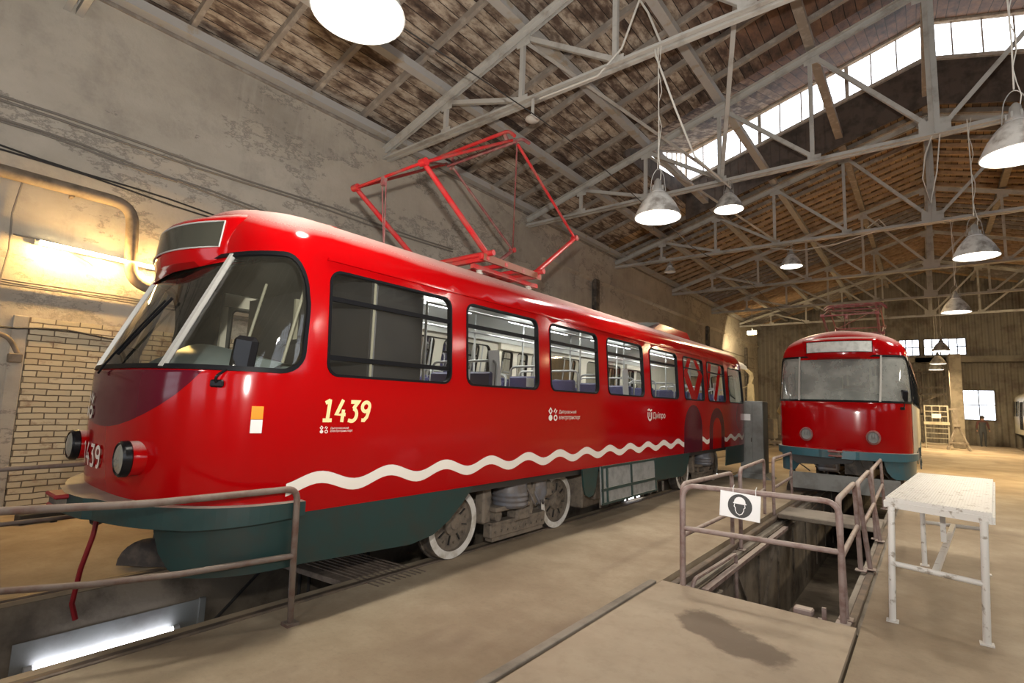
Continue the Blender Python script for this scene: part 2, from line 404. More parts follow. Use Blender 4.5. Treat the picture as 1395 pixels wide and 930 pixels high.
def shrink(poly, d):
    """offset a ccw outline inwards by d"""
    out = []; n = len(poly)
    for i in range(n):
        p = Vector(poly[i]); 
        k = 1
        while (p - Vector(poly[i - k])).length < 1e-6: k += 1
        a = Vector(poly[i - k]); k = 1
        while (Vector(poly[(i + k) % n]) - p).length < 1e-6: k += 1
        b = Vector(poly[(i + k) % n])
        t = ((p - a).normalized() + (b - p).normalized()); t = t.normalized() if t.length > 1e-6 else (b - p).normalized()
        nrm = Vector((-t.y, t.x)); out.append(tuple(p + nrm * d))
    return out
def rot_pts(pts, z, r=.06, n=4):
    """round the corners of a 3-D polyline"""
    P = [Vector(p) for p in pts]; out = [P[0]]
    for i in range(1, len(P) - 1):
        a = P[i] + (P[i - 1] - P[i]).normalized() * z; b = P[i] + (P[i + 1] - P[i]).normalized() * z
        for k in range(n + 1):
            t = k / n; out.append(a * (1 - t) ** 2 + P[i] * 2 * t * (1 - t) + b * t * t)
    return out + [P[-1]]

# ------------------------------------------------------------------ curved tram skin
A_, LF, NF = 1.25, .92, 2.75
LR, NR, YR = 2.1, 2.0, 11.7          # rear taper
def table(a, b, n):
    T = [(0., 0.)]; px, py = 0., 0.; s = 0
    for i in range(1, 401):
        t = (i / 400) ** 1.0 * pi / 2
        x = a * sin(t) ** (2 / n); y = b * (1 - cos(t) ** (2 / n)); s += sqrt((x - px) ** 2 + (y - py) ** 2); T.append((s, t)); px, py = x, y
    return T
TF = table(A_, LF, NF); TR = table(A_, LR, NR); QF = TF[-1][0]; QR = TR[-1][0]; ST = QF + (YR - LF) + QR
def look(T, s):
    s = max(0., min(T[-1][0], s)); lo, hi = 0, len(T) - 1
    while hi - lo > 1:
        m = (lo + hi) // 2
        if T[m][0] <= s: lo = m
        else: hi = m
    a, b = T[lo], T[hi]; return a[1] + (b[1] - a[1]) * ((s - a[0]) / (b[0] - a[0]) if b[0] > a[0] else 0)
ZG, HR = 2.62, .50                    # gutter height, roof rise
VM = ZG + 1.45
def sy(y): return QF + (y - LF)       # side: arc coordinate of a local y
def S(s, v):
    """body surface point (tram-local) at arc coordinate s (0 = nose tip, + towards the +x side) and height coordinate v"""
    if v <= ZG:
        z = v; hw = 1.25 if v < 1.72 else 1.25 - .055 * ((v - 1.72) / .9) ** 1.3
        if v < 1.0: hw -= .02 * (1.0 - v)
        yf = 0. + .03 * max(0, 1.1 - v) / .3 if v < 1.72 else 0.
        if v > 1.72: t = (v - 1.72) / .9; yf = .41 * t ** 1.03
        yc = LF; yr = 13.8 - (.25 * max(0, (v - 1.72) / .9)); yrc = YR
    else:
        ph = (v - ZG) / (VM - ZG) * pi / 2; p = 2.35
        cx = max(cos(ph), 0) ** (2 / p); sz = sin(ph) ** (2 / p)
        hw = 1.195 * cx; z = ZG + HR * sz
        yf = .41 + .28 * (1 - cos(ph)); yc = LF + .25 * sin(ph); yr = 13.55 - .5 * (1 - cos(ph)); yrc = YR - .3 * sin(ph)
    a = abs(s); sg = 1 if s >= 0 else -1
    if a <= QF:
        t = look(TF, a); x = hw * sin(t) ** (2 / NF); y = yf + (yc - yf) * (1 - cos(t) ** (2 / NF))
    elif a <= QF + YR - LF:
        k = (a - QF) / (YR - LF); x = hw; y = yc + (yrc - yc) * k
    else:
        t = look(TR, ST - a); x = hw * sin(t) ** (2 / NR); y = yr - (yr - yrc) * (1 - cos(t) ** (2 / NR))
    # rear floor flare none; small crown of the roof along its length
    return Vector((sg * x, y, z))
def Nrm(s, v):
    e = .012; a = S(min(s + e, ST), v) - S(max(s - e, -ST), v); b = S(s, min(v + e, VM - .002)) - S(s, v - e)
    n = a.cross(b)
    if n.length < 1e-7 or v > VM - .04: return Vector((0, 0, 1))
    n.normalize(); c = S(s, v)
    o = Vector((c.x, (c.y - 7) * .15, max(0, (c.z - 2.4)) * 2))
    return n if n.dot(o) >= 0 else -n
def grid_s(a, b, fine=.09, coarse=.5):
    out = [a]; x = a
    while x < b - 1e-6:
        near = abs(x) < QF + .3 or abs(x) > ST - QR - .2
        x += fine if near else coarse; out.append(min(x, b))
    return out
def sheet(outer, holes=(), regions=(), off=0., th=0., vs=None, grid=True, fine=.09, coarse=.5, inner_mat=None, rim_mat=None, flat=False):
    """triangulated patch of the body surface; outer/holes/regions are outlines in (s,v); returns builder + normals"""
    P = []; E = []
    def addloop(l, close=True):
        o = len(P); q = []
        for p in l:
            if not q or (Vector(p) - Vector(q[-1])).length > 1e-5: q.append(p)
        if close and (Vector(q[0]) - Vector(q[-1])).length < 1e-5: q.pop()
        # densify long edges so they follow the curvature
        d = []
        for i in range(len(q) if close else len(q) - 1):
            a, b = Vector(q[i]), Vector(q[(i + 1) % len(q)]); l_ = (b - a).length
            near = min(abs(a.x), abs(b.x)) < QF + .2 or max(abs(a.x), abs(b.x)) > ST - QR - .2 or max(a.y, b.y) > ZG
            k = max(1, int(l_ / (fine * 1.2 if near else coarse)))
            for j in range(k): d.append(a + (b - a) * (j / k))
        if not close: d.append(Vector(q[-1]))
        P.extend(d); n = len(d)
        for i in range(n if close else n - 1): E.append((o + i, o + (i + 1) % n))
    addloop(outer)
    for h in holes: addloop(h)
    for r in regions: addloop(r[0])
    if grid:
        s0 = min(p[0] for p in outer); s1 = max(p[0] for p in outer); v0 = min(p[1] for p in outer); v1 = max(p[1] for p in outer)
        allh = list(holes)
        rows = [v0 + (v1 - v0) * i / max(1, int((v1 - v0) / .12)) for i in range(max(1, int((v1 - v0) / .12)) + 1)] if vs is None else vs
        for s in grid_s(s0, s1, fine, coarse):
            for k, v in enumerate(rows):
                if v <= v0 + 1e-4 or v >= v1 - 1e-4 or s <= s0 + 1e-4 or s >= s1 - 1e-4: continue
                far = QF + .3 < abs(s) < ST - QR - .2
                if far and v < ZG and k % 3: continue
                if not inside((s, v), outer) or any(inside((s, v), h) for h in allh): continue
                P.append(Vector((s, v)))
    V, _, F, *_r = delaunay_2d_cdt([Vector(p) for p in P], E, [], 0, 1e-5)
    keep = []; mi = []
    for f in F:
        c = sum((V[i] for i in f), Vector((0, 0))) / len(f); c = (c.x, c.y)
        if not inside(c, outer) or any(inside(c, h) for h in holes): continue
        m = 0
        for r, k in regions:
            if inside(c, r): m = k
        keep.append(tuple(f)); mi.append(m)
    mb = MB(); nn = [Nrm(p.x, p.y) for p in V]; base = [S(p.x, p.y) for p in V]
    ov = [base[i] + nn[i] * off for i in range(len(V))]; nor = list(nn)
    # orientation
    fo = []
    for f in keep:
        a, b, c = (ov[i] for i in f[:3]); g = (b - a).cross(c - a)
        fo.append(f if g.dot(nn[f[0]] + nn[f[1]] + nn[f[2]]) >= 0 else f[::-1])
    mb.add(ov, [], 0)
    for f, k in zip(fo, mi): mb.f.append(f); mb.m.append(k); mb.sm.append(True)
    if th > 0:
        iv = [base[i] + nn[i] * (off - th) for i in range(len(V))]; o = len(mb.v); mb.v += [tuple(x) for x in iv]; nor += [-n for n in nn]
        im = 0 if inner_mat is None else inner_mat
        for f, k in zip(fo, mi): mb.f.append(tuple(i + o for i in f[::-1])); mb.m.append(im if inner_mat is not None else k); mb.sm.append(True)
        cnt = {}
        for f in fo:
            for i in range(3): e = (f[i], f[(i + 1) % 3]); cnt[e] = 1
        for (a, b) in list(cnt):
            if (b, a) in cnt: continue
            o = len(mb.v); q = [ov[b], ov[a], iv[a], iv[b]]; mb.v += [tuple(x) for x in q]
            n_ = (q[1] - q[0]).cross(q[2] - q[0]); n_ = n_.normalized() if n_.length > 1e-9 else Vector((0, 0, 1)); nor += [n_] * 4
            mb.f.append((o, o + 1, o + 2, o + 3)); mb.m.append(rim_mat if rim_mat is not None else (im if inner_mat is not None else 0)); mb.sm.append(True)
    return mb, nor
def put(sh, name, mats, parent): return sh[0].build(name, mats, parent, normals=sh[1])

def text_mesh(txt, size, shear=0., bold=0.):
    cu = bpy.data.curves.new('lettering', 'FONT'); cu.body = txt; cu.size = size; cu.shear = shear; cu.offset = bold; cu.resolution_u = 4; cu.dimensions = '2D'; cu.fill_mode = 'FRONT'
    o = bpy.data.objects.new('lettering', cu); COL.objects.link(o)
    dg = bpy.context.evaluated_depsgraph_get(); dg.update()
    me = bpy.data.meshes.new_from_object(o.evaluated_get(dg))
    vs = [tuple(v.co) for v in me.vertices]; fs = [tuple(p.vertices) for p in me.polygons]
    bpy.data.objects.remove(o); bpy.data.curves.remove(cu); bpy.data.meshes.remove(me)
    return vs, fs
def fit_text(txt, w, h, **k):
    vs, fs = text_mesh(txt, 1., **k)
    x0 = min(v[0] for v in vs); x1 = max(v[0] for v in vs); y0 = min(v[1] for v in vs); y1 = max(v[1] for v in vs)
    return [((v[0] - x0) / (x1 - x0) * w, (v[1] - y0) / (y1 - y0) * h) for v in vs], fs
def numerals(w, h, t, shear=0., serif=True):
    """1439 drawn as bands inside a w x h box"""
    d = w / 4.25; out = []; gw = d * .86
    def X(i, x, y): return (i * d * 1.08 + x * gw + y * h * shear, y * h)
    tt = t * .5 / h; tx = t * .5 / gw
    out.append(stroke([X(0, .12, .84), X(0, .56, .96)], t)); out.append(stroke([X(0, .52, 1.), X(0, .52, 0)], t))
    if serif: out.append(stroke([X(0, .08, tt), X(0, .95, tt)], t))
    out.append(stroke([X(1, .55, 1), X(1, .06, .34), X(1, .98, .34)], t)); out.append(stroke([X(1, .70, .56), X(1, .70, 0)], t))
    out.append(stroke([X(2, .10, 1 - tt), X(2, .84, 1 - tt), X(2, .45, .60)], t))
    out.append(stroke([X(2, .40, .60)] + [X(2, .42 + .44 * cos(a), .32 + .28 * sin(a)) for a in [pi * (.46 - .98 * i / 10) for i in range(11)]] + [X(2, .05, tt)], t))
    out.append(stroke([X(3, .50 + .40 * cos(2 * pi * i / 18), .70 + (.30 - tt) * sin(2 * pi * i / 18)) for i in range(18)], t, True))
    out.append(stroke([X(3, .90, .70), X(3, .90, .5), X(3, .76, .22), X(3, .50, .07), X(3, .22, tt)], t))
    return out
def decal(parts, off=.006):
    """parts: list of (verts2d, faces) already in (s,v)"""
    mb = MB()
    for k_, (vs, fs) in enumerate(parts):
        pts = []
        for (s, v) in vs: pts.append(S(s, v) + Nrm(s, v) * (off + .0006 * (k_ % 8)))
        ff = []
        for f in fs:
            a, b, c = pts[f[0]], pts[f[1]], pts[f[2]]; g = (b - a).cross(c - a); ff.append(f if g.dot(Nrm(*vs[f[0]])) > 0 else tuple(f)[::-1])
        mb.add(pts, ff)
    return mb
def stroke(pts, w, close=False):
    """flat band along a 2-D polyline"""
    n = len(pts); P = [Vector(p) for p in pts]; vs = []
    for i in range(n):
        a = P[i - 1] if (i > 0 or close) else P[i]; b = P[(i + 1) % n] if (i < n - 1 or close) else P[i]
        t = (b - a).normalized(); q = Vector((-t.y, t.x)) * w / 2
        if close or 0 < i < n - 1:
            t1 = (P[i] - P[i - 1]).normalized(); c = max(.35, t1.dot(t)); q = q / c
        vs += [tuple(P[i] + q), tuple(P[i] - q)]
    fs = [(2 * i, 2 * i + 1, 2 * ((i + 1) % n) + 1, 2 * ((i + 1) % n)) for i in range(n if close else n - 1)]
    return vs, fs
def emblem(x, y, w, h):
    """diamond, two slashes, disc and ring"""
    r = w * .21; cx, cx2 = x + r, x + w - r; ty = y + h * .74; by = y + h * .24; rv = h * .22
    dia = stroke([(cx, ty - rv), (cx + r * .85, ty), (cx, ty + rv), (cx - r * .85, ty)], w * .085, True)
    s1 = stroke([(cx2 - r * .9, ty - rv * .35), (cx2 - r * .1, ty + rv * .8)], w * .085); s2 = stroke([(cx2 - r * .1, ty - rv * .8), (cx2 + r * .8, ty + rv * .35)], w * .085)
    n = 20; disc = ([(cx + r * cos(2 * pi * i / n), by + rv * sin(2 * pi * i / n)) for i in range(n)], [tuple(range(n))])
    ring = stroke([(cx2 + r * .8 * cos(2 * pi * i / n), by + rv * .8 * sin(2 * pi * i / n)) for i in range(n)], w * .09, True)
    return [dia, s1, s2, disc, ring]
def shift(p, dx, dy): return ([(x + dx, y + dy) for x, y in p[0]], p[1])

# window outlines in (s,v)
WIN = [(.98, 2.27), (2.47, 3.67), (3.90, 5.06), (5.31, 6.50), (6.75, 7.94), (8.22, 9.31), (9.53, 10.70)]   # local y
Z0, Z1 = 1.745, 2.555
side_win = [rrect(sy(a), Z0, sy(b), Z1, .10) for a, b in WIN]
side_win.append(rrect(sy(10.95), Z0, sy(12.25), Z1 - .02, .09))
far_doors = [(1.25, 2.30), (5.85, 7.20), (10.75, 11.9)]
far_win_y = [(2.55, 3.70), (3.92, 5.60), (7.45, 8.62), (8.86, 10.5)]
def neg(p): return [(-x, y) for x, y in p][::-1]
far_win = [neg(rrect(sy(a), Z0, sy(b), Z1, .10)) for a, b in far_win_y]
far_pan = []
for a, b in far_doors:
    k = 2 if b - a < 1.2 else 3; w = (b - a) / k
    for i in range(k): far_pan.append(neg(rrect(sy(a + i * w + .06), 1.05, sy(a + (i + 1) * w - .06), 2.5, .06)))
def wind_outline():
    sR = sy(.80); p = []
    p += arc(sR - .16, Z0 + .16, .16, 1.5 * pi, 2 * pi, 6) + arc(sR - .36, 2.615 - .42, .36, 0, .12 * pi, 2)
    p += [(sR - .36 + .36 * cos(a), 2.195 + .42 * sin(a)) for a in [pi * (.16 + .34 * i / 7) for i in range(8)]]
    right = p; left = [(-x, y) for x, y in p][::-1]
    return right + left
WS = wind_outline()
rear_win = [rrect(ST - .95, Z0 + .02, ST - .02, Z1 - .06, .08), rrect(-ST + .02, Z0 + .02, -ST + .95, Z1 - .06, .08)]

def wave_band():
    up, dn = [], []
    y0, per, c0, amp, w = .74, .629, 1.9 - 1.9, .036, .083
    k = 0; y = .74
    while y < 12.3:
        z = .987 + .0385 * cos(2 * pi * (y + 1.18 - 2.165) / .6273)
        z2 = z + .0; up.append((sy(y), z + .0425)); dn.append((sy(y), z - .0425)); y += .045
    return dn + up[::-1]
def ellipse(cx, cy, a, b, n=40): return [(cx + a * cos(2 * pi * i / n), cy + b * sin(2 * pi * i / n)) for i in range(n)]
def clip_low(poly, lo, hi): return [(x, min(hi, max(lo, y))) for x, y in poly]

def make_tram(root, kind):
    liv = kind == 'liveried'
    top_of_panel = .795
    outer = [(-ST, top_of_panel), (ST, top_of_panel), (ST, VM), (-ST, VM)]
    holes = [WS] + side_win + far_win + far_pan + rear_win
    regs = []
    if liv:
        nose = [p for p in clip_low(ellipse(-.05, 1.93, 1.16, .60), .8, 1.74)]
        regs = [(nose, 2), (wave_band(), 3), (rrect(sy(8.19), .60, sy(9.16), 1.66, (.2, .2, .47, .47), 10), 2),
                (rrect(sy(9.58), .60, sy(10.57), 1.62, (.2, .2, .47, .47), 10), 2), (rrect(sy(9.80), .60, sy(10.35), 1.42, (.1, .1, .27, .27), 10), 4)]
        regs = [(clip_low(r, top_of_panel + .001, 9), k) for r, k in regs]
        # the wave is drawn again inside the ring
    rows = [.95, 1.1, 1.25, 1.4, 1.55, 1.72, 1.9, 2.1, 2.3, 2.45, 2.62, 2.65, 2.70, 2.77, 2.86, 2.97, 3.10, 3.25, 3.42, 3.6, 3.8, 3.95]
    sh = sheet(outer, holes, regs, 0, .045, vs=rows, inner_mat=1)
    if kind == 'liveried': mats = ['red_paint', 'interior_wall', 'maroon_paint', 'white_decal', 'red_paint', 'cab_grey']
    elif kind == 'primer': mats = ['red_paint', 'interior_wall', 'primer', 'primer', 'primer', 'cab_grey']
    else: mats = ['cream_paint', 'interior_wall', 'cream_paint', 'cream_paint', 'cream_paint', 'cab_grey']
    for i, f in enumerate(sh[0].f):
        if sh[0].m[i] == 1 and sum(sh[0].v[j][1] for j in f) / len(f) < 1.95: sh[0].m[i] = 5
    if kind == 'primer':   # sides still in primer, only the front end painted
        for i, f in enumerate(sh[0].f):
            if sh[0].m[i] == 0:
                c = sum((Vector(sh[0].v[j]) for j in f), Vector()) / len(f)
                if c.y > .62 and abs(c.x) > 1.0 and c.z < 2.60: sh[0].m[i] = 2
    body = put(sh, 'body_shell', mats, root)
    if liv: body['label'] = 'glossy red body with dark maroon nose patch and white wave stripe'
    if kind == 'primer': body['label'] = 'red painted front with side panels left in pale primer'
    # gutter bead above the windows
    for sg in (-1, 1):
        put(sheet([(sg * sy(.95), 2.615), (sg * sy(12.2), 2.615), (sg * sy(12.2), 2.635), (sg * sy(.95), 2.635)][::sg], off=.02, th=.022, grid=False), 'rain_gutter', ['red_paint' if kind != 'cream' else 'cream_paint'], root)
    # glazing: gasket + bars (frame) with the pane as its sub-part
    def window(poly, bars=(), nm='window_frame', gl='tram_glass', gw=.019, extra=None):
        fr = sheet(poly, [shrink(poly, gw)], off=.010, th=.05, grid=False)
        s0 = min(p[0] for p in poly) + .012; s1 = max(p[0] for p in poly) - .012
        for z, h in bars:
            b = sheet([(s0, z), (s1, z), (s1, z + h), (s0, z + h)], off=-.002, th=.03, grid=False)
            o = len(fr[0].v); fr[0].v += b[0].v; fr[0].f += [tuple(i + o for i in f) for f in b[0].f]; fr[0].m += b[0].m; fr[0].sm += b[0].sm; fr[1].extend(b[1])
        w = put(fr, nm, ['black_rubber'], root)
        g = sheet(shrink(poly, .014), off=-.016, grid=abs(poly[0][0]) < QF + .3 or abs(poly[0][0]) > ST - QR - .3)
        put(g, 'window_glass', [gl], w)
        return w
    sg_ = 'tram_glass' if kind != 'cream' else 'white_glass'
    for i, p in enumerate(side_win):
        bars = [(2.315, .035)] if i < 5 else ([(2.33, .02)] if i < 7 else [])
        if i == 0: bars = [(2.315, .035), (1.87, .035)]
        w = window(p, bars, gl=sg_)
        if liv and i == 5:
            c = sy(8.76); vs = stroke([(c, 1.76), (c + .42, 2.25), (c + .14, 2.60)], .22); v2 = stroke([(c, 1.76), (c - .42, 2.25), (c - .14, 2.60)], .22)
            for q in (vs, v2):
                d = decal([([(min(max(x, sy(8.24)), sy(9.29)), min(y, 2.54)) for x, y in q[0]], q[1])], -.008); d.build('painted_stripe', ['red_paint'], w)
        if liv and i == 6:
            for x0, x1, za, zb in ((9.55, 9.80, 2.02, 2.54), (9.98, 10.48, 1.76, 2.52)):
                d = decal([stroke([(sy(x0), za), (sy(x1), zb)], .17)], -.008); d.build('painted_stripe', ['red_paint'], w)
    for p in far_win + far_pan + rear_win: window(p, gl=sg_)
    # windscreen
    fr = sheet(WS, [shrink(WS, .032)], off=.014, th=.06, grid=False)
    w = put(fr, 'windscreen_seal', ['black_rubber'], root)
    gk = 'wind_glass' if kind != 'primer' else 'filmed_glass'
    put(sheet(shrink(WS, .02), off=-.01), 'windscreen_glass', [gk], w)
    for sg in (-1, 1):
        q = [(sg * .72, Z0 + .012), (sg * .758, Z0 + .012), (sg * .825, 2.60), (sg * .79, 2.60)]
        put(sheet(q[::sg], off=.02, th=.035, grid=True, vs=[1.9, 2.05, 2.2, 2.35, 2.5]), 'windscreen_divider', ['alu_strip'], root)
    # sign hood
    col = 'red_paint' if kind != 'cream' else 'cream_paint'
    HB = .25
    def hb(x):
        e = max(0, (abs(x) - .66) / .09); dr = .09 * (1 - sqrt(max(0, 1 - e * e)))
        return HB + .25 * (abs(x) / .75) ** 2.1 + dr, dr
    mb = MB(); xs = [-.75, -.745, -.72, -.68, -.6, -.4, -.2, 0, .2, .4, .6, .68, .72, .745, .75]; rowsP = []
    for x in xs:
        yf, dr = hb(x); q = []; zr = ZG + HR * (1 - (abs(x) / 1.195) ** 2.35) ** (1 / 2.35)
        yb = .40 + .5 * (1 - (1 - (abs(x) / 1.2) ** 2.75) ** (1 / 2.75))
        q += [(x, yb - .005, 2.59), (x, min(yf + .09, yb - .03), 2.545), (x, yf + .02, 2.575), (x, yf, 2.64), (x, yf + .03, 2.89), (x, yf + .05, 2.925 - dr * .3), (x, yf + .11, 2.955 - dr * .3), (x, yf + .35, 3.0 - dr * .3), (x, yf + .7, min(zr, 3.07) + .01), (x, 1.55, zr - .02)]
        rowsP.append(q)
    k = len(rowsP[0]); vs = [p for q in rowsP for p in q]
    fs = [(i * k + j, i * k + j + 1, (i + 1) * k + j + 1, (i + 1) * k + j) for i in range(len(xs) - 1) for j in range(k - 1)]
    mb.add(vs, [f[::-1] for f in fs], 0, True)
    for i, rv in ((0, 1), (len(xs) - 1, -1)):
        q = rowsP[i]; mb.add(q[:-1] + [(q[0][0], 1.2, 2.93), (q[0][0], q[0][1] + .22, 2.70), (q[0][0], q[0][1] + .13, 2.615)], [tuple(range(k + 2))[::rv]], 0, False)
    hood = mb.build('sign_hood', [col], root)
    def face(x, t, o): return (x, hb(x)[0] + .004 + .026 * t - o, 2.675 + .205 * t)
    gx = [-.62 + 1.24 * i / 16 for i in range(17)]
    mb = MB(); mb.add([face(x, t, .006) for x in gx for t in (0, 1)], [(2 * i, 2 * i + 2, 2 * i + 3, 2 * i + 1) for i in range(16)], 0, True)
    sgl = mb.build('destination_blind', ['sign_dark' if liv else 'sign_paper'], hood)
    mb = MB(); mb.tube([face(x, 0, .008) for x in gx] + [face(x, 1, .008) for x in gx[::-1]], .006, 6, closed=True)
    mb.build('blind_rim', ['rail_grey' if liv else 'black_rubber'], hood)
    # bumper: band around the nose, deeper ahead of the middle
    bcol = 'green_paint' if liv else 'teal_paint'
    if kind == 'cream': bcol = 'grey_hatch'
    sE = sy(.86); N_ = 60; mb = MB(); sec = []
    for i in range(N_ + 1):
        s = -sE + 2 * sE * i / N_; a = abs(s)
        n = Nrm(s, .9); n.z = 0; n.normalize(); p = S(s, .9)
        out_ = .06 + .10 * max(0, 1 - a / 1.0) ** 1.0 + (.03 if a < .3 else 0); zb = .80 - .09 * max(0, 1 - max(0, a - .9) / .5) if a > .9 else .71
        zb = .79 - .045 * min(1, max(0, (QF - a) / .7)); zt = .885
        gap = .0
        o1 = p + n * out_; i1 = p - n * .02
        sec.append([(i1.x, i1.y, zt), (o1.x, o1.y, zt - .004), (o1.x, o1.y, zb), (i1.x, i1.y, zb)])
    if not liv:
        rngs = [(0, N_ // 2 - 1), (N_ // 2 + 1, N_)]
    else: rngs = [(0, N_ // 2 - 3), (N_ // 2 - 3, N_)]
    for a, b in rngs:
        vs = [p for q in sec[a:b + 1] for p in q]; m = b - a
        mb.add(vs, [(4 * i + j, 4 * i + 4 + j, 4 * i + 4 + (j + 1) % 4, 4 * i + (j + 1) % 4) for i in range(m) for j in range(4)] + [(3, 2, 1, 0), (4 * m, 4 * m + 1, 4 * m + 2, 4 * m + 3)])
    mb.build('bumper', [bcol], root)
    # coupler in the bumper's middle
    mb = MB(); mb.box((-.05, -.17, .865), (.26, .14, .03), 0, bev=.01); mb.box((-.05, -.16, .79), (.24, .14, .03), 0, bev=.01); mb.box((-.05, -.14, .83), (.2, .16, .05), 1)
    mb.build('coupler_flap', ['hose_red' if liv else 'panto_old', 'dark_steel'], root)
    # headlights
    for x in (-.60, .60):
        y0 = S(.62, 1.15).y
        if liv:
            mb = MB(); prof = [(.112, y0 + .08), (.112, -.005), (.106, -.02)]
            mb.lathe(prof, (x, 0, 1.155), 28, 0, 'y'); h = mb.build('headlight', ['red_paint'], root)
            mb = MB(); mb.lathe([(.108, .005), (.118, -.008), (.115, -.042), (.102, -.055), (.092, -.045)], (x, 0, 1.155), 28, 0, 'y'); mb.build('headlight_rim', ['black_plastic'], h)
            mb = MB(); mb.lathe([(.095, -.047), (.075, -.057), (.045, -.063), (.001, -.066)], (x, 0, 1.155), 28, 0, 'y'); mb.build('headlight_lens', ['lamp_glass'], h)
        else:
            mb = MB(); mb.lathe([(.125, y0 + .02), (.125, -.02), (.10, -.035), (.095, -.01), (.095, .03)], (x, 0, 1.14), 24, 0, 'y')
            h = mb.build('headlight_socket', ['panto_old' if kind == 'primer' else 'cream_paint'], root)
            mb = MB(); mb.lathe([(.097, -.004), (.001, -.006)], (x, 0, 1.14), 12, 0, 'y')
            for k in range(3): mb.box((x - .05 + .05 * k, -.012, 1.15 + .02 * (k % 2)), (.035, .03, .06), 0)
            mb.build('bulb_plate', ['grey_hatch'], h)
    # door/indicator and mirrors
    def mirror(sg):
        b0 = S(sg * 1.16, 1.66); n = Nrm(sg * 1.16, 1.66)
        mb = MB(); e = b0 + n * .012; head = Vector((sg * 1.10, .48, 1.835))
        mb.tube(rot_pts([e, e + n * .06 + Vector((0, 0, .04)), head + Vector((-sg * .02, -.04, -.02))], .05), .009, 8)
        mb.box(e, (.09, .03, .05), 0, rot=Matrix.Rotation(sg * .6, 3, 'Z'), bev=.01)
        m_ = mb.build('mirror_arm', ['black_plastic'], root)
        mb = MB(); rz = Matrix.Rotation(sg * R(38), 3, 'Z') @ Matrix.Rotation(R(7), 3, 'Y')
        mb.box(head + Vector((sg * .02, -.04, .03)), (.165, .07, .235), 0, rz, .03)
        h = mb.build('mirror_head', ['black_plastic'], m_)
        mb = MB(); mb.box(head + Vector((sg * .02, -.04, .03)) + rz @ Vector((0, .036, 0)), (.12, .004, .19), 0, rz); mb.build('mirror_face', ['chrome'], m_)
    mirror(1)
    if liv: mirror(-1)
    if liv:
        # indicator
        mb = MB(); s0 = sy(.515)
        for k, (z0, z1, mn) in enumerate(((1.435, 1.52, 0), (1.345, 1.432, 1))):
            q = [(s0 - .034, z0), (s0 + .034, z0), (s0 + .034, z1), (s0 - .034, z1)]
            b = sheet(q, off=.03, th=.03, grid=False); o = len(mb.v); mb.v += b[0].v; mb.f += [tuple(i + o for i in f) for f in b[0].f]; mb.m += [mn] * len(b[0].f); mb.sm += [False] * len(b[0].f)
        o = mb.build('indicator_lamp', ['amber_lens', 'clear_lens'], root); o['label'] = 'indicator with amber lens over a clear lens'
        # wiper on the windscreen
        mb = MB(); pts = []
        for i in range(9):
            t = i / 8; pts.append(S(-.15 + .45 * t, 1.70 + .55 * t) + Nrm(-.15 + .45 * t, 1.75 + .55 * t) * .035)
        mb.tube(pts, .008, 6); pts = [S(.0 + .36 * t, 1.85 + .42 * t) + Nrm(.2, 1.95) * .022 for t in [i / 6 for i in range(7)]]; mb.tube(pts, .011, 6)
        mb.build('wiper', ['black_rubber'], root)
        # lettering
        wt = {'bold': .012}
        d = decal([shift(q, sy(.965), 1.413) for q in numerals(.42, .165, .028, .10)]); d.build('fleet_number', ['cream_decal'], root)['label'] = 'cream fleet number 1439 under the first side window'
        d = decal([shift(q, -.50, 1.03) for q in numerals(.56, .165, .026, 0, False)]); d.build('fleet_number', ['white_decal'], root)['label'] = 'white fleet number 1439 on the nose'
        d = decal(emblem(-.60, 1.37, .30, .21)); d.build('emblem', ['white_decal'], root)
        d = decal(emblem(sy(.957), 1.333, .065, .055) + [shift(fit_text('Дніпровський', .155, .018), sy(1.04), 1.360), shift(fit_text('електротранспорт', .19, .018), sy(1.04), 1.337)])
        d.build('operator_name', ['white_decal'], root)
        d = decal(emblem(sy(3.865), 1.40, .18, .155) + [shift(fit_text('Дніпровський', .385, .052), sy(4.08), 1.478), shift(fit_text('електротранспорт', .48, .052), sy(4.08), 1.405)])
        d.build('operator_name', ['white_decal'], root)
        sh_ = [(0, .03), (0, .10), (.03, .055), (.07, .03)]
        x0 = sy(6.60)
        shield = [stroke([(x0 + .015, 1.515), (x0 + .015, 1.45), (x0 + .05, 1.405), (x0 + .09, 1.39), (x0 + .13, 1.405), (x0 + .155, 1.45), (x0 + .155, 1.515)], .028),
                  stroke([(x0 + .085, 1.44), (x0 + .085, 1.515)], .03), stroke([(x0 + .0, 1.545), (x0 + .05, 1.56), (x0 + .11, 1.54), (x0 + .16, 1.555)], .026)]
        d = decal(shield + [shift(fit_text('Дніпро', .50, .125), sy(6.80), 1.395)]); d.build('city_logo', ['white_decal'], root)
    # skirts (outlines in local y / z, on the body side)
    def panel(poly, nm, mat, off=.004, sg=1, th=.02):
        q = [(sg * sy(y), z) for y, z in poly]
        if sg < 0: q = q[::-1]
        return put(sheet(q, off=off, th=th, grid=True, vs=[.5, .6, .7]), nm, mat if isinstance(mat, list) else [mat], root)
    gcol = bcol
    for sg in (1, -1):
        fr_poly = [(-.12, .80), (-.12, .70), (-.08, .57), (.0, .475), (.10, .43), (.9, .44), (1.9, .385), (2.15, .42), (2.35, .52), (2.52, .66), (2.66, .80)]
        panel(fr_poly, 'skirt_panel', gcol, -.012, sg)
        if kind == 'cream': continue
        panel([(4.68, .80), (4.72, .58), (4.78, .46), (4.88, .42), (4.98, .44), (5.04, .52), (5.10, .80)], 'skirt_panel', gcol, -.008, sg)
        panel([(6.93, .80), (6.93, .44), (8.15, .40), (8.3, .46), (8.42, .60), (8.50, .80)], 'skirt_panel', gcol, -.008, sg)
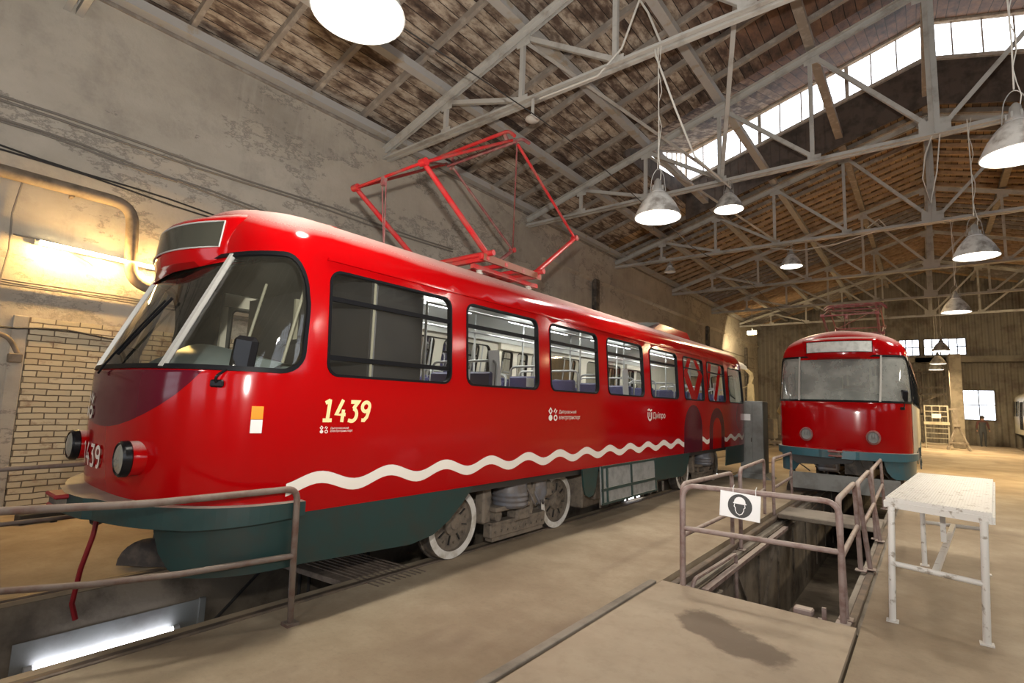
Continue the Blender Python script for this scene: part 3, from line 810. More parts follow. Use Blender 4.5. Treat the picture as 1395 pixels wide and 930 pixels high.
        panel([(10.75, .80), (10.72, .40), (12.6, .38), (12.9, .45), (12.9, .80)], 'skirt_panel', gcol, -.008, sg)
    # folded hatch on the near side
    if kind != 'cream':
        mb = MB(); x0, y0, y1 = 1.25, 5.12, 6.92
        a = Vector((x0 + .005, 0, .79)); b = Vector((x0 + .03, 0, .30))
        def hp(y, t, o=0): p = a.lerp(b, t); return (p.x + o, y, p.z)
        mb.add([hp(y0, 0), hp(y1, 0), hp(y1, 1), hp(y0, 1), hp(y0, 0, -.02), hp(y1, 0, -.02), hp(y1, 1, -.02), hp(y0, 1, -.02)], [(0, 1, 2, 3)[::-1], (4, 5, 6, 7), (0, 3, 7, 4), (1, 5, 6, 2), (3, 2, 6, 7), (0, 4, 5, 1)])
        hc = mb.build('access_hatch', ['grey_hatch'], root)
        mb = MB()
        for y in (y0 + .03, y0 + .16, (y0 + y1) / 2, y1 - .04): mb.bar(hp(y, 0, .006), hp(y, 1, .006), .04, .012, up=(1, 0, 0))
        mb.bar(hp(y0, .62, .006), hp(y1, .62, .006), .04, .012, up=(1, 0, 0)); mb.bar(hp(y0, .98, .006), hp(y1, .98, .006), .03, .012, up=(1, 0, 0)); mb.bar(hp(y0, .02, .006), hp(y1, .02, .006), .03, .012, up=(1, 0, 0))
        mb.build('hatch_frame', ['green_paint'], hc)
    # under-nose: lifeguard tray, apron
    mb = MB(); mb.prism([(-.95, .80), (-.93, .66), (-.80, .585), (-.3, .60), (.2, .66), (.3, .80)], 'y', .10, .5); mb.build('sand_box', ['cab_dark'], root)
    mb = MB(); path = [(-1.12, .50), (-.98, .60), (-.80, .74), (-.60, .86), (-.42, .92)]; vs = []; n = 6
    for (x, y) in path:
        for i in range(n + 1):
            a = pi / 2 * i / n; vs.append((x + .10 * (1 - cos(a)), y + .22 * (1 - cos(a)), .02 + .22 * sin(a)))
    m_ = n + 1; fs = [(i * m_ + j, (i + 1) * m_ + j, (i + 1) * m_ + j + 1, i * m_ + j + 1) for i in range(len(path) - 1) for j in range(n)]
    mb.add(vs, fs, 0, True); mb.add([(x + .01, y + .015, z) for x, y, z in vs], [f[::-1] for f in fs], 0, True)
    mb.add([vs[i] for i in range(m_)] + [(vs[m_ - 1][0], vs[m_ - 1][1], .02)], [tuple(range(m_ + 1))], 0)
    mb.bar((-1.0, .75, .22), (-1.0, .8, .72), .04, .03); mb.bar((-.4, 1.1, .22), (-.4, 1.1, .72), .04, .03)
    mb.build('life_guard', ['guard_rubber'], root)
    if kind == 'primer':
        mb = MB(); mb.prism([(-1.0, .18), (-.92, .12), (.92, .12), (1.0, .18), (1.0, .42), (-1.0, .42)], 'y', .24, .28); mb.build('apron', ['cabinet_grey'], root)
        mb = MB(); mb.box((-.25, .35, .60), (.4, .25, .25), 0, bev=.03); mb.cyl((-.42, .3, .62), (-.1, .3, .62), .11, 14); mb.box((.3, .4, .6), (.5, .2, .3), 1)
        for k in range(6): mb.tube(rot_pts([(-.8 + .28 * k, .35, .78), (-.82 + .3 * k, .22, .6), (-.6 + .28 * k, .3, .45)], .06), .012, 6, 1)
        mb.build('coupler_gear', ['bogie_grey', 'dark_steel'], root)
    # frame and floor of the car
    mb = MB(); mb.box((0, 6.9, .76), (2.36, 12.4, .08)); mb.build('underframe', ['cab_dark'], root)
    mb = MB(); mb.box((0, 6.9, .90), (2.36, 12.2, .05)); mb.build('cabin_floor', ['interior_floor'], root)
    mb = MB(); 
    mb.box((0, 5.42, .45), (1.9, .5, .5), 0, bev=.02); mb.box((0, 6.1, .5), (2.1, 1.5, .4), 0, bev=.02); mb.box((.2, 7.6, .52), (1.6, 1.0, .38), 0, bev=.02)
    for k in range(9): mb.box((1.0, 5.6 + .28 * k, .24), (.03, .03, .16))
    mb.build('equipment_box', ['bogie_dust'], root)
    # bogies
    def bogie(yc):
        mb = MB()
        for sg in (-1, 1):
            X = sg * .90
            mb.box((X, yc, .22), (.12, 1.02, .17), 0, bev=.015); mb.box((X, yc, .125), (.10, .95, .05), 0); mb.box((X + sg * .05, yc - .02, .29), (.06, .98, .03), 0)
            mb.box((X + sg * .02, yc + .02, .33), (.16, .26, .13), 0, bev=.02)
            for k in range(9): mb.cyl((X + sg * .055, yc - .44 + .11 * k, .20), (X + sg * .075, yc - .44 + .11 * k, .20), .014, 6)
            mb.box((X - sg * .06, yc - .52, .50), (.14, .13, .42), 0, bev=.02); mb.box((X, yc + .46, .52), (.16, .2, .12), 0, bev=.02)
            mb.box((X, yc - .18, .44), (.22, .62, .05), 0, bev=.01); mb.box((X - sg * .2, yc, .40), (.2, 2.2, .18), 0, bev=.03)
            mb.cyl((X - sg * .1, yc - .38, .36), (X + sg * .05, yc - .38, .36), .06, 12)
            mb.bar((X + sg * .02, yc + .08, .78), (X + sg * .05, yc + .32, .42), .05, .07, bev=.01); mb.bar((X + sg * .04, yc + .3, .78), (X + sg * .04, yc + .2, .3), .06, .06, bev=.01)
            mb.box((X - sg * .04, yc + .56, .55), (.2, .22, .2), 0, bev=.03)
        mb.box((0, yc, .45), (1.5, .4, .25), 0, bev=.03)
        b = mb.build('bogie', ['bogie_dust'], root)
        for sg in (-1, 1):
            X = sg * .92; mb = MB()
            mb.lathe([(.001, .76), (.19, .76), (.195, .74), (.195, .60)] + [(.197 + .014 * (k % 2), .60 - .026 * k) for k in range(7)] + [(.17, .43), (.001, .43)], (X, yc - .15, 0), 24)
            mb.build('spring_pot', ['bogie_grey'], b)
            mb = MB(); mb.lathe([(.001, .73), (.11, .73), (.12, .70), (.12, .52), (.09, .45), (.001, .44)], (X, yc + .38, 0), 18)
            for k in range(3): mb.tube(rot_pts([(X + .02, yc + .15 + .1 * k, .60), (X + sg * .1, yc + .2 + .1 * k, .42), (X + .02, yc + .35 + .06 * k, .38), (X, yc + .5, .55)], .05), .012, 6)
            mb.build('brake_cylinder', ['bogie_grey'], b)
            for dy in (-.95, .95):
                xf = sg * .83; yy = yc + dy; mb = MB(); s_ = sg
                mb.lathe([(.355, xf - s_ * .14), (.353, xf - s_ * .01), (.345, xf)][::1], (0, yy, .35), 40, 0, 'x')
                mb.lathe([(.345, xf), (.272, xf)], (0, yy, .35), 40, 1, 'x')
                mb.lathe([(.272, xf), (.268, xf - s_ * .035), (.12, xf - s_ * .03), (.115, xf), (.06, xf + s_ * .012), (.055, xf + s_ * .025), (.001, xf + s_ * .025)], (0, yy, .35), 32, 2, 'x')
                mb.lathe([(.375, xf - s_ * .15), (.375, xf - s_ * .12), (.35, xf - s_ * .12)], (0, yy, .35), 40, 0, 'x')
                for k in range(8):
                    a = 2 * pi * k / 8 + .2; c = Vector((xf - s_ * .028, yy + .20 * cos(a), .35 + .20 * sin(a)))
                    mb.cyl(c, c + Vector((s_ * .015, 0, 0)), .014, 6, 2)
                    d = Vector((0, cos(a + .39), sin(a + .39))); p0 = Vector((xf - s_ * .026, yy, .35)); mb.bar(p0 + d * .125, p0 + d * .215, .012, .022, 3, up=(1, 0, 0))
                mb.build('wheel', ['dark_steel', 'wheel_white' if liv else 'bogie_dust', 'bogie_dust', 'cab_dark'], b)
        return b
    if kind != 'cream':
        bogie(4.95 - 1.18); bogie(11.35 - 1.18)
    # interior
    mb = MB(); vs = []; n = 12
    for i in range(n + 1):
        a = -pi / 2 + pi * i / n; vs += [(1.08 * sin(a), 2.0, 2.62 + .36 * cos(a) ** .9), (1.08 * sin(a), 13.2, 2.62 + .36 * cos(a) ** .9)]
    mb.add(vs, [(2 * i, 2 * i + 1, 2 * i + 3, 2 * i + 2) for i in range(n)], 0, True); mb.build('ceiling_lining', ['interior_ceiling'], root)
    if kind != 'cream':
        for k in range(4 if liv else 2):
            for x in (-.45, .45):
                mb = MB(); mb.cyl((x, 2.6 + 2.6 * k, 2.87), (x, 4.3 + 2.6 * k, 2.87), .022, 8); tb = mb.build('ceiling_tube', ['tube_inside' if liv else 'paper'], root)
                if liv:
                    li = bpy.data.lights.new('cabin_light', 'AREA'); li.shape = 'RECTANGLE'; li.size = .1; li.size_y = 1.7; li.energy = 16; li.color = (.98, .98, .92)
                    lo = bpy.data.objects.new('cabin_light', li); COL.objects.link(lo); lo.parent = tb; lo.location = (x, 3.45 + 2.6 * k, 2.83)
    # cab
    mb = MB(); prof = [(.25, 1.0), (.16, 1.60), (.30, 1.86), (.52, 1.99), (.75, 1.96), (.85, 1.78), (.85, 1.0)]
    vs = []; nx = 14
    for i in range(nx + 1):
        x = -1.0 + 2.0 * i / nx; b = .22 * abs(x) ** 3; q = .10 * cos(x * 2.2)
        for (y, z) in prof: vs.append((x, y + b + (.04), z + (q - .1 if z > 1.5 else 0)))
    k = len(prof); mb.add(vs, [(i * k + j, (i + 1) * k + j, (i + 1) * k + j + 1, i * k + j + 1) for i in range(nx) for j in range(k - 1)], 0, True)
    mb.build('dashboard', ['dash_grey'], root)
    mb = MB(); mb.box((.18, 1.05, 1.35), (.5, .4, .12), 0, bev=.05); mb.box((.18, 1.27, 1.72), (.48, .12, .75), 0, bev=.05); mb.cyl((.18, 1.05, .92), (.18, 1.05, 1.3), .05, 10); mb.build('driver_seat', ['cab_dark'], root)
    mb = MB()
    for yy, mi_ in ((1.40, 0), (1.425, 1)): mb.box((.11, yy, 1.75), (2.12, .022, 1.66), mi_)
    mb.box((-.80, 1.99, 1.75), (.7, .025, 1.65), 1); mb.box((.50, 1.37, 1.7), (.05, .04, 1.6), 2); mb.box((.05, 1.37, 1.7), (.03, .04, 1.6), 2); mb.box((1.02, 1.42, 1.7), (.04, .04, 1.6), 2)
    for y in (1.75, 2.05): mb.box((.95, y, 1.75), (.04, .03, 1.66), 1)
    mb.build('cab_partition', ['cab_dark', 'cab_beige', 'cab_beige'], root)
    mb = MB(); mb.box((0, 1.32, 2.63), (1.9, 1.25, .02)); mb.build('cab_ceiling', ['cab_grey'], root)
    mb = MB(); mb.box((.98, 1.75, 1.75), (.26, .55, 1.62), 0, bev=.02); mb.build('cab_cabinet', ['cab_dark'], root)
    for x, y in ((.62, .95), (.0, .9)):
        mb = MB(); mb.cyl((x, y, 1.75), (x - .02, y + .2, 2.60), .013, 8); mb.build('grab_pole', ['cab_beige'], root)
    # seats
    def seat(x, y, z=.95):
        mb = MB(); mb.box((x, y, z + .44), (.42, .40, .06), 0, bev=.02); mb.box((x, y + .20, z + .72), (.42, .05, .48), 0, bev=.02); mb.bar((x, y, z), (x, y, z + .42), .06, .06, 0)
        o = mb.build('seat', ['seat_blue'], root)
        mb = MB(); mb.tube(rot_pts([(x - .23, y + .22, z + .5), (x - .23, y + .24, z + 1.08), (x + .23, y + .24, z + 1.08), (x + .23, y + .22, z + .5)], .08), .014, 8); h = mb.build('grab_handle', ['rail_grey'], o)
        return o, h
    if kind != 'cream':
        first, fh = None, None
        for i in range(11):
            y = 2.75 + .82 * i
            for x in (.95, .45, -.92):
                if x == -.92 and (5.6 < y < 7.4 or i == 0): continue
                if x == .45 and i % 2: continue
                if first is None: first, fh = seat(0, 0); first.location = (x, y, 0); continue
                c = first.copy(); c.location = (x, y, 0); COL.objects.link(c); h = fh.copy(); h.parent = c; COL.objects.link(h)
        for y in (2.6, 4.6, 5.8, 7.3, 9.2, 10.6):
            for x in (-.62, .5):
                mb = MB(); mb.cyl((x, y, .93), (x, y, 2.9), .016, 8); mb.build('grab_pole', ['rail_grey'], root)
        mb = MB()
        for x in (-.6, .6): mb.cyl((x, 2.5, 2.62), (x, 12.3, 2.62), .014, 8)
        mb.build('ceiling_rail', ['rail_grey'], root)
        mb = MB(); 
        for a, b in far_doors: mb.box((-1.16, (a + b) / 2, 2.58), (.12, b - a + .1, .14)); mb.box((-1.17, a - .02, 1.75), (.06, .06, 1.6)); mb.box((-1.17, b + .02, 1.75), (.06, .06, 1.6))
        mb.build('door_surround', ['interior_wall'], root)
    if liv:
        for (x, y, w, h, r) in ((1.13, 3.02, .17, .38, .16), (1.12, 6.1, .17, .40, .12), (1.14, 10.3, .17, .40, .12)):
            mb = MB(); mb.box((x, y, 1.95), (.012, w, h), rot=Matrix.Rotation(r, 3, 'X')); mb.build('leaning_panel', ['paper'], root)
        for (y, z) in ((2.52, 1.86), (3.60, 1.83)):
            mb = MB(); mb.box((1.15, y + .03, z), (.006, .14, .10)); mb.box((1.15, y + .1, z), (.007, .004, .10)); mb.build('notice_sheet', ['paper'], root)
    # roof gear
    pan = pantograph(root, kind)
    if liv:
        mb = MB(); vs = [(-.05, 8.05, 3.02), (.62, 8.05, 2.98), (.62, 10.5, 2.98), (-.05, 10.5, 3.02), (-.03, 8.5, 3.30), (.5, 8.9, 3.28), (.5, 10.42, 3.28), (-.03, 10.42, 3.30)]
        mb.add(vs, [(0, 3, 2, 1), (4, 5, 6, 7), (0, 1, 5, 4), (1, 2, 6, 5), (2, 3, 7, 6), (3, 0, 4, 7)]); o = mb.build('roof_unit', ['red_paint'], root)
        mb = MB(); mb.add([(-.06, 7.9, 3.10), (.60, 7.9, 3.05), (.50, 8.9, 3.30), (-.02, 8.6, 3.31)], [(0, 1, 2, 3)]); mb.build('unit_scoop', ['cabinet_grey'], o)
    return root

def pantograph(root, kind):
    """diamond pantograph in tram-local coordinates"""
    up = kind == 'liveried'
    yc = 5.06 - 1.18 if up else 3.9
    kx, kz, ky = .60, 4.10 if up else 3.72, 1.53 if up else 1.25
    hz = 4.98 if up else 4.02; hx = .60; bz = 3.32
    a_, b_ = ('panto_red', 'panto_old')
    if kind != 'liveried': a_ = 'panto_old'
    mb = MB()
    for x in (-.58, .58): mb.bar((x, yc - .55, bz), (x, yc + .65, bz), .05, .07, 0, bev=.005)
    for y in (-.45, -.1, .25, .6): mb.bar((-.62, yc + y, bz - .01), (.62, yc + y, bz - .01), .06, .05, 0, bev=.005)
    mb.bar((-.5, yc - .6, bz - .12), (-.5, yc + .7, bz - .12), .06, .05, 0); mb.bar((.5, yc - .6, bz - .12), (.5, yc + .7, bz - .12), .06, .05, 0)
    for y in (-.45, .6): mb.cyl((-.7, yc + y, bz + .05), (.7, yc + y, bz + .05), .035, 12)
    base = mb.build('pantograph', [a_], root)
    mb = MB(); mb.bar((.61, yc - .52, bz - .005), (.61, yc + .66, bz - .005), .012, .085, 0); mb.build('base_channel', ['panto_brown'], base)
    for x in (-.48, .48):
        for y in (-.45, .55):
            zb = 3.08; mb = MB(); mb.lathe([(.03, bz - .12), (.045, bz - .14), (.03, bz - .155), (.05, bz - .175), (.035, bz - .19), (.05, zb), (.03, zb - .04)], (x, yc + y, 0), 14); mb.build('insulator', ['ceramic'], base)
    F, Rr = [], []
    for x in (-kx, kx):
        mb = MB(); mb.tube([(x * .97, yc - .45, bz + .06), (x, yc - ky, kz)], [.036, .030], 10); mb.build('lower_arm', [a_], base)
        mb = MB(); mb.tube([(x * .97, yc + .6, bz + .06), (x, yc + ky, kz)], [.036, .030], 10); mb.build('lower_arm', [b_ if x < 0 else a_], base)
    for sg in (-1, 1):
        mb = MB()
        if sg < 0 or not up: mb.cyl((-kx - .03, yc + sg * ky, kz), (kx + .03, yc + sg * ky, kz), .018, 10)
        for x in (-kx, kx): mb.lathe([(.001, -.045), (.042, -.045), (.042, .045), (.001, .045)], (x, yc + sg * ky, kz), 14, 0, 'x')
        mb.build('knee_axle', [a_], base)
        for x in (-1, 1):
            mb = MB(); mb.tube([(x * kx, yc + sg * ky, kz), (x * hx, yc + sg * .06, hz)], .020, 10); mb.build('upper_arm', [a_ if sg < 0 or x > 0 else b_], base)
        mb = MB(); mb.tube([(-sg * kx, yc + sg * ky, kz), (sg * hx, yc + sg * .05, hz)], .011, 8); mb.build('brace_rod', [b_], base)
    # short rods hanging from the front axle
    mb = MB(); mb.cyl((-.1, yc - ky, kz), (-.12, yc - ky + .12, 3.12), .007, 6); mb.cyl((-.02, yc - ky, kz), (.0, yc - ky + .02, 3.12), .007, 6); mb.box((-.06, yc - ky, kz - .05), (.05, .05, .1)); mb.build('spring_rod', [b_], base)
    mb = MB(); mb.cyl((-hx - .04, yc, hz), (hx + .04, yc, hz), .02, 10)
    for x in (-.5, .5): mb.bar((x, yc, hz), (x, yc - .1, hz + .11), .04, .03, 0); mb.bar((x, yc, hz), (x, yc + .1, hz + .11), .04, .03, 0)
    mb.build('head_axle', [b_], base)
    for dy in (-.13, .13):
        mb = MB(); pts = [(-.98, yc + dy, hz - .06), (-.85, yc + dy, hz + .03), (-.68, yc + dy, hz + .11), (.68, yc + dy, hz + .11), (.85, yc + dy, hz + .03), (.98, yc + dy, hz - .06)]
        if not up or 1: pts = [(-.72, yc + dy, hz + .02), (-.62, yc + dy, hz + .10), (.62, yc + dy, hz + .10), (.74, yc + dy, hz + .0)]
        if up and dy < 0: pts = [(-1.0, yc + dy, hz + .0), (-.88, yc + dy, hz + .09), (.60, yc + dy, hz + .10), (.70, yc + dy, hz + .0)]
        mb.tube(rot_pts(pts, .06), .024, 8); mb.build('contact_shoe', [a_ if dy < 0 else b_], base)
    return base

# ------------------------------------------------------------------ the trams
t1 = thing('tram', (-4.69, 1.18, 0), 'red tram with white wave stripe, fleet number 1439 and a raised red pantograph', 'tram')
make_tram(t1, 'liveried')
t2 = thing('tram', (-1.335, 11.62, -.01), 'red fronted tram with pale primer sides standing over the railed inspection pit', 'tram')
make_tram(t2, 'primer'); t2.scale = (.895, .97, 1.045)
t3 = thing('tram', (5.05, 31.5, 0), 'pale cream tram far down the hall, cut by the right edge of the photo', 'tram')
make_tram(t3, 'cream')

# ------------------------------------------------------------------ shell of the hall
XL, XR, YN, YF, XC = -9.6, 10.3, -7.0, 41.0, .35
def zc(x): return 7.32 + .295 * (9.95 - abs(x - XC))      # truss top chord
def zb(x): return zc(x) + .40                              # underside of the roof boards
def struct(o): o['kind'] = 'structure'; return o
P1 = (-5.42, -4.06, -5.5, 14.6); P2 = (-1.84, -.62, 4.85, 27.0)
def slab(x0, x1, y0, y1, z=0., t=.25):
    mb.box(((x0 + x1) / 2, (y0 + y1) / 2, z - t / 2), (x1 - x0, y1 - y0, t))
mb = MB()
L2, R2 = -2.02, -.47
slab(XL - .3, P1[0], YN, YF); slab(P1[1], L2, YN, YF); slab(R2, XR + .3, YN, YF)
slab(P1[0], P1[1], YN, P1[2]); slab(P1[0], P1[1], P1[3], YF); slab(L2, R2, P2[3], YF)
struct(mb.build('floor', ['floor_concrete']))
mb = MB(); slab(L2 + .03, R2 - .02, YN, P2[2], .022, .25); struct(mb.build('floor', ['slab_concrete']))
mb = MB(); slab(L2, P2[0], P2[2], P2[3], -.10, .2); slab(P2[1], R2, P2[2], P2[3], -.03, .2); struct(mb.build('trim_1', ['concrete']))
mb = MB(); mb.box((L2 - .035, -1.1, .008), (.06, 11.8, .03), bev=.005); mb.box((L2 - .075, -1.1, .004), (.015, 11.8, .012)); struct(mb.build('trim_5', ['concrete']))
# pits
def pit(p, depth, nm):
    x0, x1, y0, y1 = p; mb = MB(); t = .2; tz = .02 if p is P1 else .12
    mb.box((x0 - t / 2 + .02, (y0 + y1) / 2, -depth / 2 - tz), (t, y1 - y0 - .02, depth - .02)); mb.box((x1 + t / 2 - .02, (y0 + y1) / 2, -depth / 2 - tz), (t, y1 - y0 - .02, depth - .02))
    mb.box(((x0 + x1) / 2, y0 - t / 2, -depth / 2 - .12), (x1 - x0 + 2 * t, t, depth - .2)); mb.box(((x0 + x1) / 2, y1 + t / 2, -depth / 2 - .12), (x1 - x0 + 2 * t, t, depth - .2))
    mb.box(((x0 + x1) / 2, (y0 + y1) / 2, -depth - .05), (x1 - x0 + .4, y1 - y0 + .4, .1))
    return struct(mb.build(nm, ['pit_wall']))
pit(P1, 1.35, 'wall_pit'); pit(P2, 1.45, 'wall_pit')
# ribs and pipes on the pit walls
mb = MB()
for k in range(10):
    mb.box((P2[0] + .02, 5.4 + 1.1 * k, -.75), (.04, .05, 1.1)); 
mb.box((P2[0] + .03, 9, -.22), (.05, 8, .05)); mb.bar((P2[0] + .03, 6.6, -.3), (P2[0] + .03, 7.5, -1.2), .04, .03); mb.bar((P2[0] + .03, 8.4, -.3), (P2[0] + .03, 7.6, -1.2), .04, .03)
mb.box((P2[0] + .05, 5.5, -.5), (.1, .7, .5), bev=.01)
tag(mb.build('pit_bracing', ['bogie_dust']), 'dusty steel framing along the left wall of the railed pit', 'bracing')
mb = MB()
for y in (3.25, 3.36, 4.05, 4.13): mb.cyl((P1[0] + .03, y, -.02), (P1[0] + .03, y, -1.3), .018, 8)
mb.bar((P1[0] + .03, 2.9, -.1), (P1[0] + .03, 2.1, -.8), .03, .02)
tag(mb.build('pit_cable', ['cable_black']), 'dark cables running down the pit wall under the tram with the wave stripe', 'cable')
# rails
for x, p in ((P1[0] - .05, P1), (P1[1] + .14, P1), (P2[0] - .09, P2), (P2[1] + .08, P2), (3.75, None), (5.3, None)):
    y0, y1 = (YN, YF) if p is not P2 else (P2[2], YF)
    mb = MB(); z = .008 if p is not P2 else -.02
    mb.box((x, (y0 + y1) / 2, z - .02), (.065, y1 - y0, .055), bev=.008); mb.box((x, (y0 + y1) / 2, z - .07), (.02, y1 - y0, .09))
    o = struct(mb.build('track_rail', ['rail_steel']))
# walls
def wallbox(nm, c, d, m='plaster'):
    mb = MB(); mb.box(c, d); return struct(mb.build(nm, [m]))
wallbox('wall_left', (XL - .2, (YN + YF) / 2, 3.75), (.4, YF - YN, 8.1))
mb = MB(); wy = [-3.5 + 5.5 * k for k in range(3)]; e0 = YN
for y in wy + [YF + 2.7]:
    mb.box((XR + .2, (e0 + y - 1.4) / 2, 3.75), (.4, y - 1.4 - e0, 8.1)) if y < YF else mb.box((XR + .2, (e0 + YF) / 2, 3.75), (.4, YF - e0, 8.1))
    if y < YF: mb.box((XR + .2, y, 1.45), (.4, 2.8, 3.5)); mb.box((XR + .2, y, 7.1), (.4, 2.8, 1.4))
    e0 = y + 1.4
struct(mb.build('wall_right', ['plaster']))
for k, y in enumerate(wy):  # windows added in the unseen right wall to supply daylight
    mb = MB()
    for i in range(5): mb.box((XR + .2, y - 1.4 + .7 * i, 4.8), (.06, .06, 3.2))
    for i in range(4): mb.box((XR + .2, y, 3.2 + 3.2 * i / 3), (.06, 2.8, .06))
    w = struct(mb.build('window_%d' % (10 + k), ['sash'])); mb = MB(); mb.box((XR + .22, y, 4.8), (.006, 2.8, 3.2)); mb.build('window_glass', ['roof_glass'], w)
    li = bpy.data.lights.new('portal', 'AREA'); li.shape = 'RECTANGLE'; li.size = 2.8; li.size_y = 3.2; li.cycles.is_portal = True
    o = bpy.data.objects.new('portal', li); COL.objects.link(o); o.location = (XR - .02, y, 4.8); o.rotation_euler = (0, R(90), 0); o.rotation_euler = Vector((-1, 0, 0)).to_track_quat('-Z', 'Z').to_euler()
mb = MB(); bx = [(-8.4, -5.9), (-3.4, -.9), (1.6, 4.1), (6.6, 9.1)]
mb.prism([(XL, 4.6), (XR, 4.6), (XR, zb(XR)), (XC, zb(XC)), (XL, zb(XL))], 'y', YN - .3, YN); mb.prism([(XL, 0), (XR, 0), (XR, 1.4), (XL, 1.4)], 'y', YN - .3, YN)
e0 = XL
for a, b in bx + [(XR, XR)]: mb.prism([(e0, 1.4), (a, 1.4), (a, 4.6), (e0, 4.6)], 'y', YN - .3, YN); e0 = b
struct(mb.build('wall_back', ['plaster']))
for k, (a, b) in enumerate(bx):  # added windows behind the camera, out of view, letting more daylight in
    mb = MB()
    for i in range(5): mb.box((a + (b - a) * i / 4, YN - .15, 3.0), (.06, .06, 3.2))
    for i in range(4): mb.box(((a + b) / 2, YN - .15, 1.4 + 3.2 * i / 3), (b - a, .06, .06))
    w = struct(mb.build('window_%d' % (20 + k), ['sash'])); mb = MB(); mb.box(((a + b) / 2, YN - .2, 3.0), (b - a, .006, 3.2)); mb.build('window_glass', ['roof_glass'], w)
    li = bpy.data.lights.new('portal', 'AREA'); li.shape = 'RECTANGLE'; li.size = b - a; li.size_y = 3.2; li.cycles.is_portal = True
    o = bpy.data.objects.new('portal', li); COL.objects.link(o); o.location = ((a + b) / 2, YN + .02, 3.0); o.rotation_euler = Vector((0, 1, 0)).to_track_quat('-Z', 'Z').to_euler()
mb = MB(); mb.box((XL + .012, 2.9, 1.25), (.05, 2.9, 2.56)); struct(mb.build('wall_left_brick', ['painted_brick']))
mb = MB(); mb.box((XL + .02, 1.36, 1.27), (.05, .16, 2.54), bev=.01); mb.box((XL + .02, .35, 1.0), (.06, 1.3, 1.9), bev=.01); struct(mb.build('trim_2', ['plaster']))
mb = MB(); mb.prism([(XL, 6.15), (XL + .06, 6.2), (XL + .10, 6.26), (XL, 6.30)], 'y', 13.5, YF); struct(mb.build('trim_3', ['plaster']))
mb = MB(); mb.box((XL + .02, (YN + YF) / 2, 7.50), (.05, YF - YN, .12)); mb.box((XL + .05, (YN + YF) / 2, 7.58), (.1, YF - YN, .05)); struct(mb.build('trim_4', ['timber']))
# far wall: corrugated sheet with windows cut out
wins = [(-1.25, -.25, 5.3, 6.3), (-.02, 1.95, 5.3, 6.3), (1.66, 3.06, 1.47, 3.2)]
def ribbed(nm, x0, x1, z0, z1, top=None, mat='corr_wall', y=YF):
    mb = MB(); i = math.floor(x0 / .07); p = [(x0, y - (.0, .05, .05, .0)[i % 4])]; i += 1
    while i * .07 < x1: p.append((i * .07, y - (.0, .05, .05, .0)[i % 4])); i += 1
    p.append((x1, y - (.0, .05, .05, .0)[i % 4]))
    vs = []
    for (x, yy) in p: vs += [(x, yy, z0), (x, yy, z1 if top is None else min(z1, top(x)))]
    mb.add(vs, [(2 * i, 2 * i + 2, 2 * i + 3, 2 * i + 1) for i in range(len(p) - 1)])
    mb.add([(x, yy + .03, z) for x, yy, z in vs], [(2 * i, 2 * i + 1, 2 * i + 3, 2 * i + 2) for i in range(len(p) - 1)])
    return mb
mb = MB()
segs = [(XL, -1.25, 0, 12), (-1.25, -.25, 0, 5.3), (-1.25, -.25, 6.3, 12), (-.25, -.02, 0, 12), (-.02, 1.66, 0, 5.3), (-.02, 1.95, 6.3, 12), (1.66, 1.95, 0, 1.47), (1.66, 1.95, 3.2, 5.3), (1.95, 3.06, 0, 1.47), (1.95, 3.06, 3.2, 12), (3.06, XR, 0, 12)]
for a, b, c, d in segs:
    s = ribbed('', a - .01, b + .01, c - (.02 if c else 0), d + .02, top=(lambda x: zb(x) + .04) if d == 12 else None); mb.add(s.v, s.f)
struct(mb.build('wall_far', ['corr_wall']))
for k, (a, b, c, d) in enumerate(wins):
    mb = MB(); n = 3 if k == 0 else (5 if k == 1 else 2)
    for i in range(n + 1): mb.box((a + (b - a) * i / n, YF - .03, (c + d) / 2), (.05, .08, d - c))
    for i in range(3): mb.box(((a + b) / 2, YF - .03, c + (d - c) * i / 2), (b - a, .08, .05))
    w = struct(mb.build('window_%d' % (k + 1), ['dark_steel']))
    mb = MB(); mb.box(((a + b) / 2, YF, (c + d) / 2), (b - a, .006, d - c)); mb.build('window_glass', ['roof_glass'], w)
mb = MB(); mb.box((4.5, YF - .3, 5.0), (10, .25, .35)); mb.box((-2, YF - .3, 5.0), (6, .25, .3)); tag(mb.build('crane_beam', ['corr_wall']), 'long brown steel beam across the far corrugated wall', 'beam')

# ------------------------------------------------------------------ roof
DX0, DX1, DY0, DY1 = -6.35, 7.05, 12.75, 17.55       # opening of the roof light
def boards(x0, x1, y0, y1, dz0=0., dz1=0.):
    """boarding between two x on one slope"""
    mb.add([(x0, y0, zb(x0) + dz0), (x1, y0, zb(x1) + dz0), (x1, y1, zb(x1) + dz1), (x0, y1, zb(x0) + dz1)] + [(x0, y0, zb(x0) + dz0 + .05), (x1, y0, zb(x1) + dz0 + .05), (x1, y1, zb(x1) + dz1 + .05), (x0, y1, zb(x0) + dz1 + .05)],
           [(0, 3, 2, 1), (4, 5, 6, 7), (0, 1, 5, 4), (1, 2, 6, 5), (2, 3, 7, 6), (3, 0, 4, 7)])
ceil = []
for side in (0, 1):
    mb = MB(); a, b, d0, d1 = ((XL - .2, XC, DX0, XC) if side == 0 else (XC, XR + .2, XC, DX1))
    boards(a, b, YN, DY0); boards(a, b, DY1, YF + .1)
    if side == 0: boards(a, DX0, DY0, DY1)
    else: boards(DX1, b, DY0, DY1)
    ceil.append(struct(mb.build('ceiling', ['roof_boards'])))
    mb = MB(); boards(d0, d1, DY0 - .15, DY1 + .15, 0.02, 1.98); 
    struct(mb.build('ceiling', ['roof_boards']))
